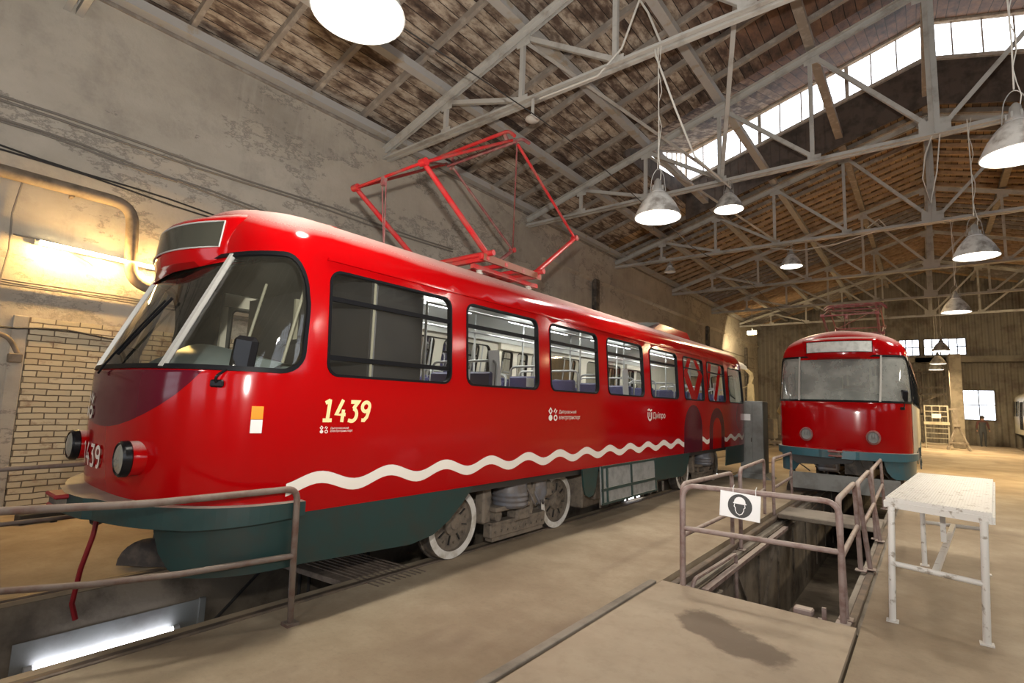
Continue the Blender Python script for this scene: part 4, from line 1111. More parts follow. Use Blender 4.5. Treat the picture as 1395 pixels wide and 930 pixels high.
# cheeks of the roof light, fascia and glazing
for X in (DX0, DX1):
    mb = MB(); mb.box((X, DY0 + 1.2, zb(X) + .2), (.05, 2.4, .7))
    mb.add([(X - .02, DY0, zb(X)), (X - .02, DY1, zb(X)), (X - .02, DY1, zb(X) + .75), (X - .02, DY0, zb(X) + .1), (X + .02, DY0, zb(X)), (X + .02, DY1, zb(X)), (X + .02, DY1, zb(X) + .75), (X + .02, DY0, zb(X) + .1)], [(0, 1, 2, 3), (4, 7, 6, 5), (0, 4, 5, 1), (3, 2, 6, 7)])
    struct(mb.build('wall_dormer', ['fascia']))
    mb = MB()
    for k in range(7):
        y = DY1 - .05 - .42 * k; h = .75 + (1.95 * ((y - DY0) / (DY1 - DY0)) - .8); 
        if h < .2: break
        mb.box((X, y, zb(X) + .72 + max(0, (1.95 * (y - DY0) / (DY1 - DY0) - .72)) / 2), (.05, .04, max(.05, 1.95 * (y - DY0) / (DY1 - DY0) - .72)))
    mb.bar((X, DY0 + 1.6, zb(X) + .72), (X, DY1, zb(X) + .76), .06, .08); mb.bar((X, DY0 + 1.6, zb(X) + .70), (X, DY1, zb(X) + 1.93), .06, .08)
    w = struct(mb.build('window_%d' % (4 if X < 0 else 5), ['sash']))
for k, (xa, xb_) in enumerate(((DX0, XC), (XC, DX1))):
    mb = MB()
    for dz, h, yy, hh in ((-.62, 0, DY1, 1.42),):
        mb.add([(xa, yy - .03, zb(xa) - .55), (xb_, yy - .03, zb(xb_) - .55), (xb_, yy - .03, zb(xb_) + .76), (xa, yy - .03, zb(xa) + .76), (xa, yy + .03, zb(xa) - .55), (xb_, yy + .03, zb(xb_) - .55), (xb_, yy + .03, zb(xb_) + .76), (xa, yy + .03, zb(xa) + .76)],
               [(0, 1, 2, 3), (5, 4, 7, 6), (0, 4, 5, 1), (3, 2, 6, 7)])
    for i in range(int((xb_ - xa) / .25)): x = xa + .25 * i; mb.bar((x, yy - .035, zb(x) - .5), (x, yy - .035, zb(x) + .7), .01, .012)
    struct(mb.build('wall_dormer', ['fascia']))
    mb = MB(); n = 11
    mb.bar((xa, DY1 - .05, zb(xa) + .76), (xb_, DY1 - .05, zb(xb_) + .76), .14, .09); mb.bar((xa, DY1 - .02, zb(xa) + 1.90), (xb_, DY1 - .02, zb(xb_) + 1.90), .12, .16); mb.bar((xa, DY1 - .12, zb(xa) + 1.86), (xb_, DY1 - .12, zb(xb_) + 1.86), .05, .12)
    for i in range(n + 1):
        x = xa + (xb_ - xa) * i / n; w_ = .035 if i % 4 else .10
        mb.box((x, DY1, zb(x) + 1.3), (w_, .05, 1.1))
    w = struct(mb.build('window_%d' % (6 + k), ['sash']))
    mb = MB(); y = DY1 + .02
    mb.add([(xa, y, zb(xa) + .75), (xb_, y, zb(xb_) + .75), (xb_, y, zb(xb_) + 1.9), (xa, y, zb(xa) + 1.9)], [(0, 1, 2, 3)]); mb.build('window_glass', ['roof_glass'], w)
# purlins along the hall and rafters up the slope
nodesx = [-9.4, -7.65, -5.65, -3.72, -1.72, XC]
allx = nodesx + [2 * XC - x for x in nodesx[:-1]]
for x in allx:
    par = ceil[0] if x <= XC else ceil[1]
    mb = MB(); mb.bar((x, YN, zc(x) + .16), (x, DY1 - .05, zc(x) + .16), .19, .16, up=(0, 0, 1)); mb.bar((x, DY1 + .05, zc(x) + .16), (x, YF, zc(x) + .16), .19, .16)
    mb.build('purlin', ['purlin_paint' if abs(x) > 3 else 'timber'], par)
pr_old = {}
for side in (0, 1):
    xa, xb_ = (XL, XC) if side == 0 else (XC, XR); y = -1.6; proto = None
    while y < 17.6:
        mb = MB(); lo, hi = xa, xb_
        if DY0 + .1 < y < DY1: (lo, hi) = (xa, DX0) if side == 0 else (DX1, xb_)
        mb.bar((lo, y, zc(lo) + .31), (hi, y, zc(hi) + .31), .085, .13); mb.build('rafter', ['timber'], ceil[side]); y += 1.13
    y = 18.3
    while y < YF:
        mb = MB(); mb.bar((xa, y, zc(xa) + .31), (xb_, y, zc(xb_) + .31), .09, .13); mb.build('rafter', ['timber_new' if int(y * 10) % 3 else 'timber'], ceil[side]); y += .62
# extra struts seen in the far bays
# trusses
def make_truss(Y, lbl):
    t = thing('roof_truss', (0, Y, 0), lbl, 'roof truss', 'steel roof trusses')
    zbch = 7.10; mat = ['truss_paint']
    mb = MB()
    for s in (-1, 1): mb.bar((XL, s * .035, zbch), (XR, s * .035, zbch), .012, .10); mb.bar((XL, s * .075, zbch - .045), (XR, s * .075, zbch - .045), .075, .012)
    mb.build('bottom_chord', mat, t)
    for sd in (-1, 1):
        xa = XC + sd * 9.95; mb = MB()
        for s in (-1, 1): mb.bar((xa, s * .035, zc(xa) - .06), (XC, s * .035, zc(XC) - .06), .012, .12); mb.bar((xa, s * .08, zc(xa)), (XC, s * .08, zc(XC)), .09, .012)
        mb.build('top_chord', mat, t)
        hx = [XC + sd * d for d in (8.0, 6.0, 4.07, 2.07)]
        for i, x in enumerate(hx):
            mb = MB(); mb.angle((x, 0, zbch), (x, 0, zc(x) - .08), .075, .012, up=(0, 1, 0)); mb.box((x, 0, zc(x) - .16), (.30, .014, .2)); mb.box((x, 0, zbch + .05), (.26, .014, .18)); mb.build('strut', mat, t)
            x2 = hx[i + 1] if i < 3 else XC
            mb = MB(); mb.angle((x + .05 * -sd, .01, zc(x) - .14), (x2, .01, zbch + .04), .08, .012, up=(0, 1, 0)); mb.build('diagonal', mat, t)
    mb = MB(); mb.angle((XC, 0, zbch), (XC, 0, zc(XC)), .09, .014, up=(0, 1, 0)); mb.angle((XC, 0, zbch), (XC, 0, zc(XC)), .09, .014, up=(0, -1, 0)); mb.box((XC, 0, zbch + .12), (.5, .016, .34)); mb.box((XC, 0, zc(XC) - .15), (.5, .016, .3)); mb.build('king_post', mat, t)
    return t
TY = [1.45, 7.15, 12.65, 18.6, 24.6, 30.6, 36.4]
names = ['steel roof truss above the nose of the wave striped tram, out of frame', 'steel roof truss just above the raised pantograph', 'steel roof truss at the near edge of the roof light', 'steel roof truss just beyond the roof light', 'fourth steel roof truss in view, over the primer sided tram', 'steel roof truss deep in the orange boarded bays', 'steel roof truss closest to the far corrugated wall']
T0 = make_truss(TY[0], names[0])
for y, n in zip(TY[1:], names[1:]):
    c = copy_tree(T0); c.location.y = y; c['label'] = n
# long ties between trusses
for x0, z0, y0, x1, z1, y1, nm in ((-5.65, 8.3, 7.15, -3.72, 7.15, 12.6, 'a'), (-1.72, 9.5, 7.15, -3.72, 7.15, 12.6, 'b'), (-5.65, 8.3, 12.65, -3.7, 7.15, 18.6, 'c')):
    mb = MB(); mb.angle((x0, y0, z0), (x1, y1, z1), .08, .012); tag(mb.build('tie_bar', ['truss_paint']), {'a': 'grey angle iron tie from above the pantograph to the next truss', 'b': 'grey angle iron tie crossing high over the hanging lamps', 'c': 'grey angle iron tie under the roof light'}[nm], 'tie bar', 'angle iron ties between trusses')

# ------------------------------------------------------------------ hanging lamps
LS = .62
def make_lamp(x, y, zr, top, lbl, on=True, old=False, dia=.66, power=70, pw_col=(1, .86, .62)):
    t = thing('pendant_lamp', (x, y, zr), lbl, 'lamp', 'bell shaped pendant lamps'); r = dia / 2; k = dia / .66
    mb = MB(); prof = [(r, 0), (r * 1.02, .01), (r, .02), (r * .93, .08 * k), (r * .78, .19 * k), (r * .58, .29 * k), (r * .40, .36 * k), (r * .30, .385 * k)]
    mb.lathe(prof, (0, 0, 0), 32); mb.lathe([(p[0] * .985, p[1] + .002) for p in prof][::-1], (0, 0, 0), 32, 1); mb.build('lamp_shade', ['lamp_shade', 'paper'], t)
    mb = MB(); mb.lathe([(.10, .385 * k), (.10, .41 * k), (.075, .42 * k), (.075, .47 * k), (.055, .50 * k), (.05, .56 * k), (.02, .60 * k), (.001, .61 * k)], (0, 0, 0), 18)
    for a in range(6): mb.box((.08 * cos(a * pi / 3), .08 * sin(a * pi / 3), .45 * k), (.02, .02, .07 * k))
    mb.build('lamp_socket', ['lamp_neck'], t)
    mb = MB(); mb.tube(rot_pts([(-.12, 0, .38 * k), (-.09, 0, .66 * k), (0, 0, .78 * k), (.09, 0, .66 * k), (.12, 0, .38 * k)], .08), .006, 6); mb.build('hanger', ['lamp_neck'], t)
    h = top - zr; mb = MB(); mb.tube([(.0, 0, .76 * k), (.012, .01, h * .5), (0, 0, h)], .009, 6)
    pts = [(.03 + .025 * sin(i * 1.7), .02 * cos(i * 2.3), .5 * k + (h - .5 * k) * i / 12) for i in range(13)]; mb.tube(pts, .006, 5); mb.build('cord', ['cable_white'], t)
    mb = MB(); mb.lathe([(.001, .075 * k), (r * .60, .070 * k), (r * .88, .05 * k), (r * .9, .075 * k)][::-1], (0, 0, 0), 28); mb.build('diffuser', ['lamp_on' if on else 'paper'], t)
    if on:
        li = bpy.data.lights.new('lamp_light', 'AREA'); li.shape = 'DISK'; li.size = dia * .8; li.energy = power; li.color = pw_col; li.spread = R(170)
        o = bpy.data.objects.new('lamp_light', li); COL.objects.link(o); o.parent = t; o.location = (0, 0, -.01)
    return t
WHITE = (1, .93, .82); WARM = (1, .74, .40)
LAMPS = [
 (-3.12, 2.0, 4.36, 7.1, 'large bell lamp hanging at the top edge over the tram front', WHITE, 60),
 (-2.99, 7.1, 4.36, 7.05, 'white bell lamp hanging from the first truss beside the pantograph', WHITE, 60),
 (-3.50, 12.5, 6.30, 7.05, 'small bell lamp hanging from the second truss to the right of the pantograph', WHITE, 60),
 (-3.28, 18.6, 6.28, 7.05, 'small grey bell lamp under the third truss, above the roof of the striped tram', WARM, 270),
 (.90, 7.6, 4.45, 7.05, 'big white bell lamp cut by the right edge of the photo', WHITE, 60),
 (.80, 12.2, 4.45, 7.05, 'grey stained bell lamp hanging right of the primer sided tram', WHITE, 60),
 (.73, 18.6, 4.45, 7.05, 'grey bell lamp hanging from the third truss over the right aisle', WARM, 270),
 (.60, 30.6, 4.55, 7.05, 'dim bell lamp in front of the high far windows', WARM, 270),
 (.50, 33.6, 4.2, 7.0, 'brassy bell lamp below the high far windows', WARM, 200),
 (.45, 36.4, 4.1, 7.0, 'lowest far bell lamp in the row before the corrugated wall', WARM, 200)]
for x, y, z, top, lb, c, p in LAMPS: make_lamp(x, y, z, top, lb, power=p, pw_col=c)
make_lamp(-7.35, 18.6, 6.62, 7.05, 'small unlit lamp under the left end of the third truss', on=False, dia=.42)
# unseen lamps added for ambient light, over the right aisle and behind the camera
for i, (x, y) in enumerate(((5.2, 1.2), (5.2, 7.1), (5.2, 12.6), (5.2, 18.6), (5.2, 24.6), (5.2, 31.0), (-3.1, -4.0), (.9, -3.6))):
    c = WARM if y > 15 else WHITE
    make_lamp(x, y, 4.5 if x > -7 else 6.0, 7.05, 'unseen bell lamp added for ambient light over the rest of the hall', power=290 if y > 15 else 85, pw_col=c)
def fixture(nm, a, b, r, em, lbl, cat, power, col, grp=None, body=None):
    a, b = Vector(a), Vector(b); c = (a + b) / 2; t = thing(nm, tuple(c), lbl, cat, grp)
    mb = MB(); mb.cyl(a - c, b - c, r, 12); mb.build('tube', [em], t)
    mb = MB()
    for q in (a, b): d = (b - a).normalized() * (.03 if q is a else -.03); mb.cyl(q - c - d * .6, q - c + d, r * 1.25, 12)
    mb.bar(a - c + Vector(body or (-.07, 0, .03)), b - c + Vector(body or (-.07, 0, .03)), .06, .05); mb.build('batten_housing', ['lamp_neck'], t)
    li = bpy.data.lights.new('tube_light', 'AREA'); li.shape = 'RECTANGLE'; li.size = (b - a).length; li.size_y = .06; li.energy = power; li.color = col; li.spread = R(180)
    return t, li, c
# wall tube at the left
t, li, c = fixture('tube_lamp', (XL + .16, 1.38, 3.56), (XL + .16, 2.92, 3.50), .030, 'tube_warm', 'glowing warm fluorescent tube on the left wall behind the tram nose', 'lamp', 34, (1, .60, .20), body=(-.10, 0, 0))
o = bpy.data.objects.new('tube_light', li); COL.objects.link(o); o.parent = t; o.location = (.06, 0, 0)
o.rotation_euler = (0, 0, R(90))
li2 = bpy.data.lights.new('tube_light', 'POINT'); li2.energy = 60; li2.color = (1, .60, .20); li2.shadow_soft_size = .03
for dy in (-.6, 0, .6):
    o = bpy.data.objects.new('tube_light', li2); COL.objects.link(o); o.parent = t; o.location = (.05, dy, -.03)
for i, (y, z) in enumerate(((33.0, 2.9), (22.5, 3.4))):
    t, li, c = fixture('tube_lamp', (XL + .16, y, z), (XL + .16, y + 1.3, z), .03, 'tube_cool', ('white tube lamp low on the left wall between the trams', 'tube lamp on the left wall hidden behind the striped tram')[i], 'lamp', 60, (1, .8, .5))
    o = bpy.data.objects.new('tube_light', li); COL.objects.link(o); o.parent = t; o.location = (.08, 0, 0); o.rotation_euler = (0, R(-90), 0); o.rotation_euler = (R(90), 0, R(90))
# pit tubes: lit niche in the wall of the near pit
t, li, c = fixture('pit_lamp', (P1[0] + .07, 1.06, -.50), (P1[0] + .07, 2.06, -.50), .022, 'tube_cool', 'bright white tube lamp in the pit in front of the striped tram', 'lamp', 12, (.9, .9, 1), body=(-.03, 0, -.03))
li3 = bpy.data.lights.new('tube_light', 'POINT'); li3.energy = .35; li3.color = (.85, .86, 1); li3.shadow_soft_size = .03
for dy in (-.35, 0, .35):
    o = bpy.data.objects.new('tube_light', li3); COL.objects.link(o); o.parent = t; o.location = (.09, dy, .02)
mb = MB(); mb.box((P1[0] + .015, 1.62, -.42), (.02, 1.30, .22)); mb.box((P1[0] + .03, 2.27, -.42), (.05, .05, .24)); tag(mb.build('lamp_reflector', ['cabinet_grey']), 'pale reflector plate behind the pit tube lamp', 'reflector')
for (y, lb) in ((8.7, 'short bright tube glowing at the pit edge below the grey hatch'), (13.1, 'small white tube glowing under the rear bogie of the striped tram')):
    t, li, c = fixture('pit_lamp', (P1[1] - .06, y - .35, .03), (P1[1] - .06, y + .3, .03), .02, 'tube_cool', lb, 'lamp', 3, (.9, .9, 1), body=(0, 0, -.05))
# flood lamps far away
for (x, y, z, lb) in ((-8.0, 33.0, 6.15, 'glaring flood lamp high between the two red trams'), (5.0, 33.0, 6.3, 'glaring flood lamp high at the right edge of the photo')):
    t = thing('flood_lamp', (x, y, z), lb, 'lamp', 'far flood lamps'); mb = MB(); mb.box((0, 0, 0), (.55, .2, .22), 0, bev=.03); mb.build('housing', ['lamp_neck'], t); mb = MB(); mb.box((0, -.11, -.02), (.5, .02, .17), 0); mb.build('lens', ['flood'], t)
    mb = MB(); mb.cyl((0, 0, .1), (0, 0, zc(x) - z if z < 6.5 else .5), .02, 8); mb.build('bracket', ['lamp_neck'], t)
    li = bpy.data.lights.new('flood_light', 'AREA'); li.size = .5; li.energy = 350; li.color = (1, .78, .45); o = bpy.data.objects.new('flood_light', li); COL.objects.link(o); o.parent = t; o.location = (0, -.2, -.05); o.rotation_euler = (R(60), 0, 0)

# ------------------------------------------------------------------ overhead line, cables and pipes
mb = MB(); mb.tube([(-4.6, y, 5.95 + .12 * cos((y - 7.15) * .6) - (.1 if y > 12 else 0)) for y in [-6 + 1.0 * i for i in range(44)]], .009, 6)
tag(mb.build('contact_wire', ['cable_black']), 'thin dark overhead wire running above the pantograph', 'wire')
def insul(x, y, z, top, lb):
    t = thing('line_insulator', (x, y, z), lb, 'insulator', 'line insulators'); mb = MB(); mb.lathe([(.001, .0), (.05, .005), (.10, .02), (.13, .05), (.12, .08), (.05, .10), (.06, .13), (.03, .15)], (0, 0, 0), 20); mb.build('insulator_bell', ['ceramic'], t)
    mb = MB(); mb.bar((0, 0, .14), (0, 0, top - z), .05, .03); mb.build('bracket', ['truss_paint'], t)
insul(-5.35, 7.1, 6.60, 7.06, 'round white insulator hanging from the first truss beside the pantograph head')
def cable(pts, r, m, lb, nm='wall_cable', cat='cable', grp='cables on the left wall'):
    mb = MB()
    for q in (pts if isinstance(pts[0], list) else [pts]): mb.tube(q, r, 6)
    return tag(mb.build(nm, [m]), lb, cat, grp)
def wv(y0, y1, z0, z1, dx=.05, k=14, amp=.02, ph=0., sag=0.): return [(XL + dx, y0 + (y1 - y0) * i / k, z0 + (z1 - z0) * i / k + amp * sin(i * 1.3 + ph) - sag * sin(pi * i / k)) for i in range(k + 1)]
cable([wv(-3, 9.4, 5.40, 5.50, ph=1), wv(-3, 9.4, 5.34, 5.42, ph=2)], .018, 'cable_grey', 'topmost pair of dusty cables on the left wall')
cable([wv(-3, 3.0, 5.30, 5.06, ph=0), wv(-3, 3.0, 5.25, 5.02, ph=.5), wv(3.0, 11, 5.06, 4.95, ph=0, sag=.12), wv(3, 11, 5.02, 4.88, ph=2, sag=.1)], .016, 'cable_grey', 'second bundle of dusty cables on the left wall')
cable([wv(-3, 4.5, 4.96, 4.60, ph=0), wv(-3, 4.5, 4.93, 4.54, ph=2.5)], .014, 'cable_black', 'dark cable pair sagging just above the thick wall pipe')
cable([wv(-3, 4.5, 3.03, 2.92, ph=0, amp=.012), wv(-3, 4.5, 3.07, 2.95, ph=1, amp=.012), wv(-3, 4.5, 2.99, 2.89, ph=2, amp=.012)], .014, 'cable_grey', 'bundle of thin cables running just below the wall tube lamp')
cable([wv(-1, 2.6, 2.42, 2.36, ph=0, amp=.03), ], .015, 'cable_black', 'single dark cable crossing above the painted brick infill')
cable([[(XL + .05, 1.10, 2.2), (XL + .06, 1.08, 2.8), (XL + .05, 1.14, 3.4), (XL + .05, 1.12, 3.9), (XL + .05, 1.18, 4.4)], [(XL + .04, 1.16, 3.62), (XL + .05, 1.6, 3.60), (XL + .05, 2.0, 3.42), (XL + .05, 2.05, 3.38)]], .012, 'cable_grey', 'thin upright cable at the left edge with a branch to the tube lamp')
cable([wv(12, 40, 4.95, 5.2, ph=1, amp=.03), wv(12, 40, 4.3, 4.5, ph=2, amp=.03), wv(20, 40, 3.8, 3.9, ph=0)], .02, 'cable_grey', 'long dusty cables high on the left wall beyond the striped tram')
mb = MB(); mb.tube(rot_pts([(XL + .14, -4, 4.44), (XL + .14, 2.42, 4.40), (XL + .14, 2.50, 3.20), (XL + .14, 3.6, 3.12)], .28, n=6), .085, 14)
for y in (-1, 1.7): mb.box((XL + .08, y, 4.33), (.16, .04, .06))
tag(mb.build('wall_pipe', ['pipe_brown']), 'thick dusty brown pipe bending down the left wall', 'pipe')
mb = MB(); mb.tube(rot_pts([(XL + .12, -2, 2.30), (XL + .12, 1.24, 2.26), (XL + .12, 1.36, 2.02)], .12), .03, 10); mb.box((XL + .1, 1.34, 1.96), (.12, .14, .12), bev=.01); tag(mb.build('wall_conduit', ['pipe_brown']), 'short conduit ending in a small box at the left edge', 'conduit')
for (y, z0, z1, lb) in ((16.9, 2.4, 6.26, 'dark vertical pipe on the wall above the middle of the striped tram'), (29.6, 2.0, 6.2, 'dark vertical pipe on the wall above the rear of the striped tram'), (37.5, 0, 5.8, 'dark vertical pipe on the far end of the left wall')):
    mb = MB(); mb.box((XL + .09, y, (z0 + z1) / 2), (.16, .32, z1 - z0), bev=.03); tag(mb.build('downpipe', ['dark_steel']), lb, 'pipe', 'downpipes on the left wall')

cable([[(-3.02, 7.05, 7.0), (-2.98, 7.0, 6.85), (-2.80, 7.3, 6.1), (-2.75, 8.0, 5.6), (-2.9, 10.5, 6.0), (-3.45, 12.5, 6.95)]], .016, 'cable_white', 'loose white cord looping from the first truss to the second behind the pair of lamps', 'loose_cord', 'cord', 'loose cords under the trusses')
cable([[(.30, 12.6, 7.05), (.18, 12.6, 6.7), (.12, 12.55, 6.2), (.22, 12.6, 5.7), (.34, 12.6, 6.3), (.42, 12.6, 7.05)]], .012, 'cable_white', 'white cord loop dangling from the middle of the second truss', 'loose_cord', 'cord', 'loose cords under the trusses')
cable([[(-5.2, 7.1, 7.0), (-4.0, 7.05, 6.95), (-3.6, 7.1, 7.3), (-3.3, 7.1, 8.0), (-3.72, 7.15, 8.95)], [(-3.75, 7.25, 8.9), (-3.2, 7.2, 7.8), (-2.95, 7.15, 7.1)]], .018, 'cable_white', 'pale hose like cords draped over the first truss right of the pantograph', 'loose_cord', 'cord', 'loose cords under the trusses')
cable([[(-3.9, 18.6, 7.0), (-3.0, 18.5, 6.75), (-2.0, 18.5, 6.8), (-1.0, 18.6, 7.05)], [(-1.2, 18.6, 7.2), (-.9, 18.55, 7.4), (-.7, 18.6, 7.1)]], .016, 'cable_white', 'sagging pale cord along the third truss', 'loose_cord', 'cord', 'loose cords under the trusses')

# ------------------------------------------------------------------ hand rails, table, sign
def rail_frame(p0, p1, h0, h1, mid, lb, r=.024, mat='handrail', rad=.12, base=0., lean=0.):
    """bent pipe rail between two feet: top pipe with posts in one piece, plus a middle pipe"""
    p0, p1 = Vector(p0), Vector(p1); t = thing('guard_rail', tuple(p0), lb, 'guard rail', 'pipe guard rails around the pits')
    a = Vector((0, 0, base)); b = p1 - p0 + Vector((0, 0, base)); q = [a, Vector((lean, 0, h0)), p1 - p0 + Vector((lean, 0, h1)), b]
    mb = MB(); mb.tube(rot_pts(q, rad, n=6), r, 10); mb.build('top_pipe', [mat], t)
    mb = MB(); mb.cyl((lean * mid / h0, 0, mid), tuple(p1 - p0 + Vector((lean * mid / h0, 0, mid + (h1 - h0)))), r * .92, 10); mb.build('middle_pipe', [mat], t)
    mb = MB()
    for f in (a, b): mb.box(f + Vector((0, 0, .006)), (.10, .10, .012), bev=.003)
    mb.build('base_plate', [mat], t); return t
rail_frame((-1.80, 4.86, 0), (-.58, 4.93, 0), .90, .91, .52, 'rusty pink pipe rail with the helmet sign across the near end of the pit')
rail_frame((-1.85, 4.98, -.1), (-1.93, 6.86, -.1), .99, .93, .52, 'pipe rail frame along the left side of the pit, nearest the helmet sign')
rail_frame((-1.87, 7.0, -.1), (-2.07, 9.1, -.1), .97, .93, .52, 'second pipe rail frame along the left side of the pit')
rail_frame((-1.96, 9.2, -.1), (-2.10, 11.35, -.1), .95, .91, .50, 'last pipe rail frame on the left side, beside the primer sided tram')
rail_frame((-.575, 5.05, 0), (-.614, 6.68, 0), .91, .88, .47, 'pipe rail frame along the right side of the pit, nearest the work table', lean=-.03)
rail_frame((-.54, 6.79, 0), (-.55, 8.35, 0), .86, .87, .45, 'second pipe rail frame along the right side of the pit', lean=-.09)
rail_frame((-.60, 8.45, 0), (-.66, 11.2, 0), .87, .83, .45, 'last pipe rail frame on the right side, in front of the primer sided tram', lean=-.02)
# rail in front of the near pit, leaning
t = thing('guard_rail', (-3.58, 2.11, 0), 'brown pipe rail bent down beside the near pit at lower left', 'guard rail', 'pipe guard rails around the pits')
mb = MB(); o_ = Vector((3.58, -2.11, 0)); top = [(-3.58, 2.11, 0), (-3.39, 1.985, .53), (-3.345, 1.95, .98), (-3.375, 1.086, .985), (-3.616, .536, .985), (-3.82, -.05, .985), (-3.86, -1.3, .985), (-3.86, -1.3, 0)]
mb.tube(rot_pts([Vector(p) + o_ for p in top], .08, n=6), .021, 10); mb.box((0, 0, .01), (.09, .09, .02)); mb.build('top_pipe', ['handrail_old'], t)
mb = MB(); mb.tube([Vector(p) + o_ for p in [(-3.39, 1.98, .53), (-3.56, 1.35, .515), (-3.74, .98, .505), (-3.97, .633, .50), (-4.0, .35, .5), (-3.86, -.1, .5), (-3.86, -1.3, .5)]], .019, 10); mb.build('middle_pipe', ['handrail_old'], t)
t = thing('guard_rail', (-5.65, 2.6, 0), 'dark pipe rail on the far side of the near pit, behind the bumper', 'guard rail', 'pipe guard rails around the pits')
mb = MB(); o_ = Vector((5.65, -2.6, 0)); mb.tube([Vector(p) + o_ for p in rot_pts([(-5.62, -1.5, 0), (-5.62, -1.5, .93), (-5.62, 1.3, .96), (-5.62, 2.6, .97), (-5.62, 2.6, 0)], .1)], .018, 10); mb.build('top_pipe', ['handrail_old'], t)
mb = MB(); mb.cyl(Vector((-5.62, -1.5, .55)) + o_, Vector((-5.62, 2.6, .53)) + o_, .018, 10); mb.build('middle_pipe', ['handrail_old'], t)
# helmet sign
t = thing('safety_sign', (-1.295, 4.825, .79), 'white plate with a black disc and a white helmeted head, hung on the pipe rail', 'sign', rz=0.03)
W_, H_ = .30, .235
mb = MB(); mb.box((0, 0, 0), (.325, .006, .215), 0, Matrix.Rotation(R(3), 3, 'Y'), bev=.002)
for x in (-.05, .13): mb.tube([(x, -.008, H_ / 2 - .02), (x, -.01, H_ / 2 + .03), (x, .03, H_ / 2 + .05)], .003, 5)
pl = mb.build('sign_plate', ['paper'], t)
def flat(polys, y, mat, nm, par):
    mb = MB(); rm = Matrix.Rotation(R(3), 3, 'Y')
    for vs, fs in polys: mb.add([rm @ Vector((x, y, z)) for x, z in vs], fs)
    return mb.build(nm, [mat], par)
n = 32; disc = ([(.002 + (.098) * cos(2 * pi * i / n), .098 * sin(2 * pi * i / n)) for i in range(n)], [tuple(range(n))])
flat([disc], -.0045, 'sign_black', 'sign_disc', t)
hel = [(-.056, .022), (-.046, .028)] + [(.046 * cos(pi - pi * i / 10) , .030 + .046 * sin(pi * i / 10)) for i in range(11)] + [(.046, .028), (.056, .022), (.05, .016), (-.05, .016)]
hat = (hel, [tuple(range(len(hel)))])
headline = stroke([(-.040, .014), (-.044, -.008), (-.034, -.018), (-.034, -.035), (-.022, -.062), (0, -.074), (.022, -.062), (.034, -.035), (.034, -.018), (.044, -.008), (.040, .014)], .006)
flat([hat, headline], -.006, 'paper', 'helmet_symbol', t)
# crossing plank over the pit
mb = MB(); mb.box((-1.24, 9.5, -.0), (1.30, .8, .07), bev=.01); tag(mb.build('pit_plank', ['concrete']), 'dusty grey plank bridging the pit between the side rails', 'plank')
mb = MB(); mb.bar((-.75, 5.05, -.05), (-.70, 5.6, -.9), .045, .045); mb.bar((-.72, 5.02, .06), (-.70, 5.0, -.9), .03, .03); mb.box((-.86, 4.99, .01), (.14, .1, .05), bev=.01); tag(mb.build('pit_ladder', ['handrail']), 'short slanting steel ladder rail inside the near end of the pit', 'ladder')
mb = MB(); mb.tube(rot_pts([(-1.80, 5.05, -.12), (-1.78, 5.1, .02), (-1.74, 6.3, .02), (-1.74, 6.32, -.6)], .05), .02, 8); mb.bar((-1.72, 5.2, -.1), (-1.72, 8.8, -.1), .06, .04); tag(mb.build('pit_pipe', ['handrail']), 'low bent pipe inside the left edge of the pit', 'pipe')
# work table
t = thing('work_table', (0, 5.3, 0), 'long white painted steel work table with a ribbed top, right of the pit', 'table')
c0, c1, c2, c3 = (-.312, 5.50), (.333, 5.25), (.545, 8.15), (-.128, 8.14)
zt = .92
mb = MB(); f = lambda p, z: (p[0], p[1] - 5.3, z)
Q = [f(p, zt) for p in (c0, c1, c2, c3)] + [f(p, zt - .035) for p in (c0, c1, c2, c3)]
mb.add(Q, [(0, 1, 2, 3), (7, 6, 5, 4), (0, 4, 5, 1), (1, 5, 6, 2), (2, 6, 7, 3), (3, 7, 4, 0)]); mb.build('table_top', ['table_white'], t)
mb = MB()
for k in range(34):   # ribs of the checkered plate
    u = (k + .5) / 34; a = Vector(f(c0, 0)).lerp(Vector(f(c1, 0)), u); b = Vector(f(c3, 0)).lerp(Vector(f(c2, 0)), u); mb.bar(a + Vector((0, 0, zt + .001)), b + Vector((0, 0, zt + .001)), .007, .005)
mb.build('top_ribs', ['table_white'], t)
mb = MB()
for a, b in ((c0, c1), (c1, c2), (c2, c3), (c3, c0)): mb.bar(f(a, zt - .055), f(b, zt - .055), .03, .05)
mb.build('table_apron', ['table_white'], t)
legs = [((-.27, 5.40), (-.29, 5.28)), ((.285, 5.24), (.258, 5.24)), ((-.10, 7.75), (-.10, 7.43)), ((.42, 7.8), (.40, 7.5))]
for a, b in legs:
    mb = MB(); mb.cyl(f(a, zt - .06), f(b, .004), .024, 12); mb.box(f(b, .005), (.08, .08, .01)); mb.build('leg', ['table_white'], t)
mb = MB(); mb.cyl(f((-.283, 5.33), .43), f((.268, 5.24), .415), .021, 10); mb.cyl(f((-.10, 7.6), .43), f((.41, 7.65), .43), .021, 10)
mb.bar(f((-.01, 5.30), .42), f((.16, 7.6), .43), .04, .04); mb.bar(f((.06, 6.2), .50), f((.06, 6.2), zt - .05), .04, .04); mb.build('brace', ['table_white'], t)

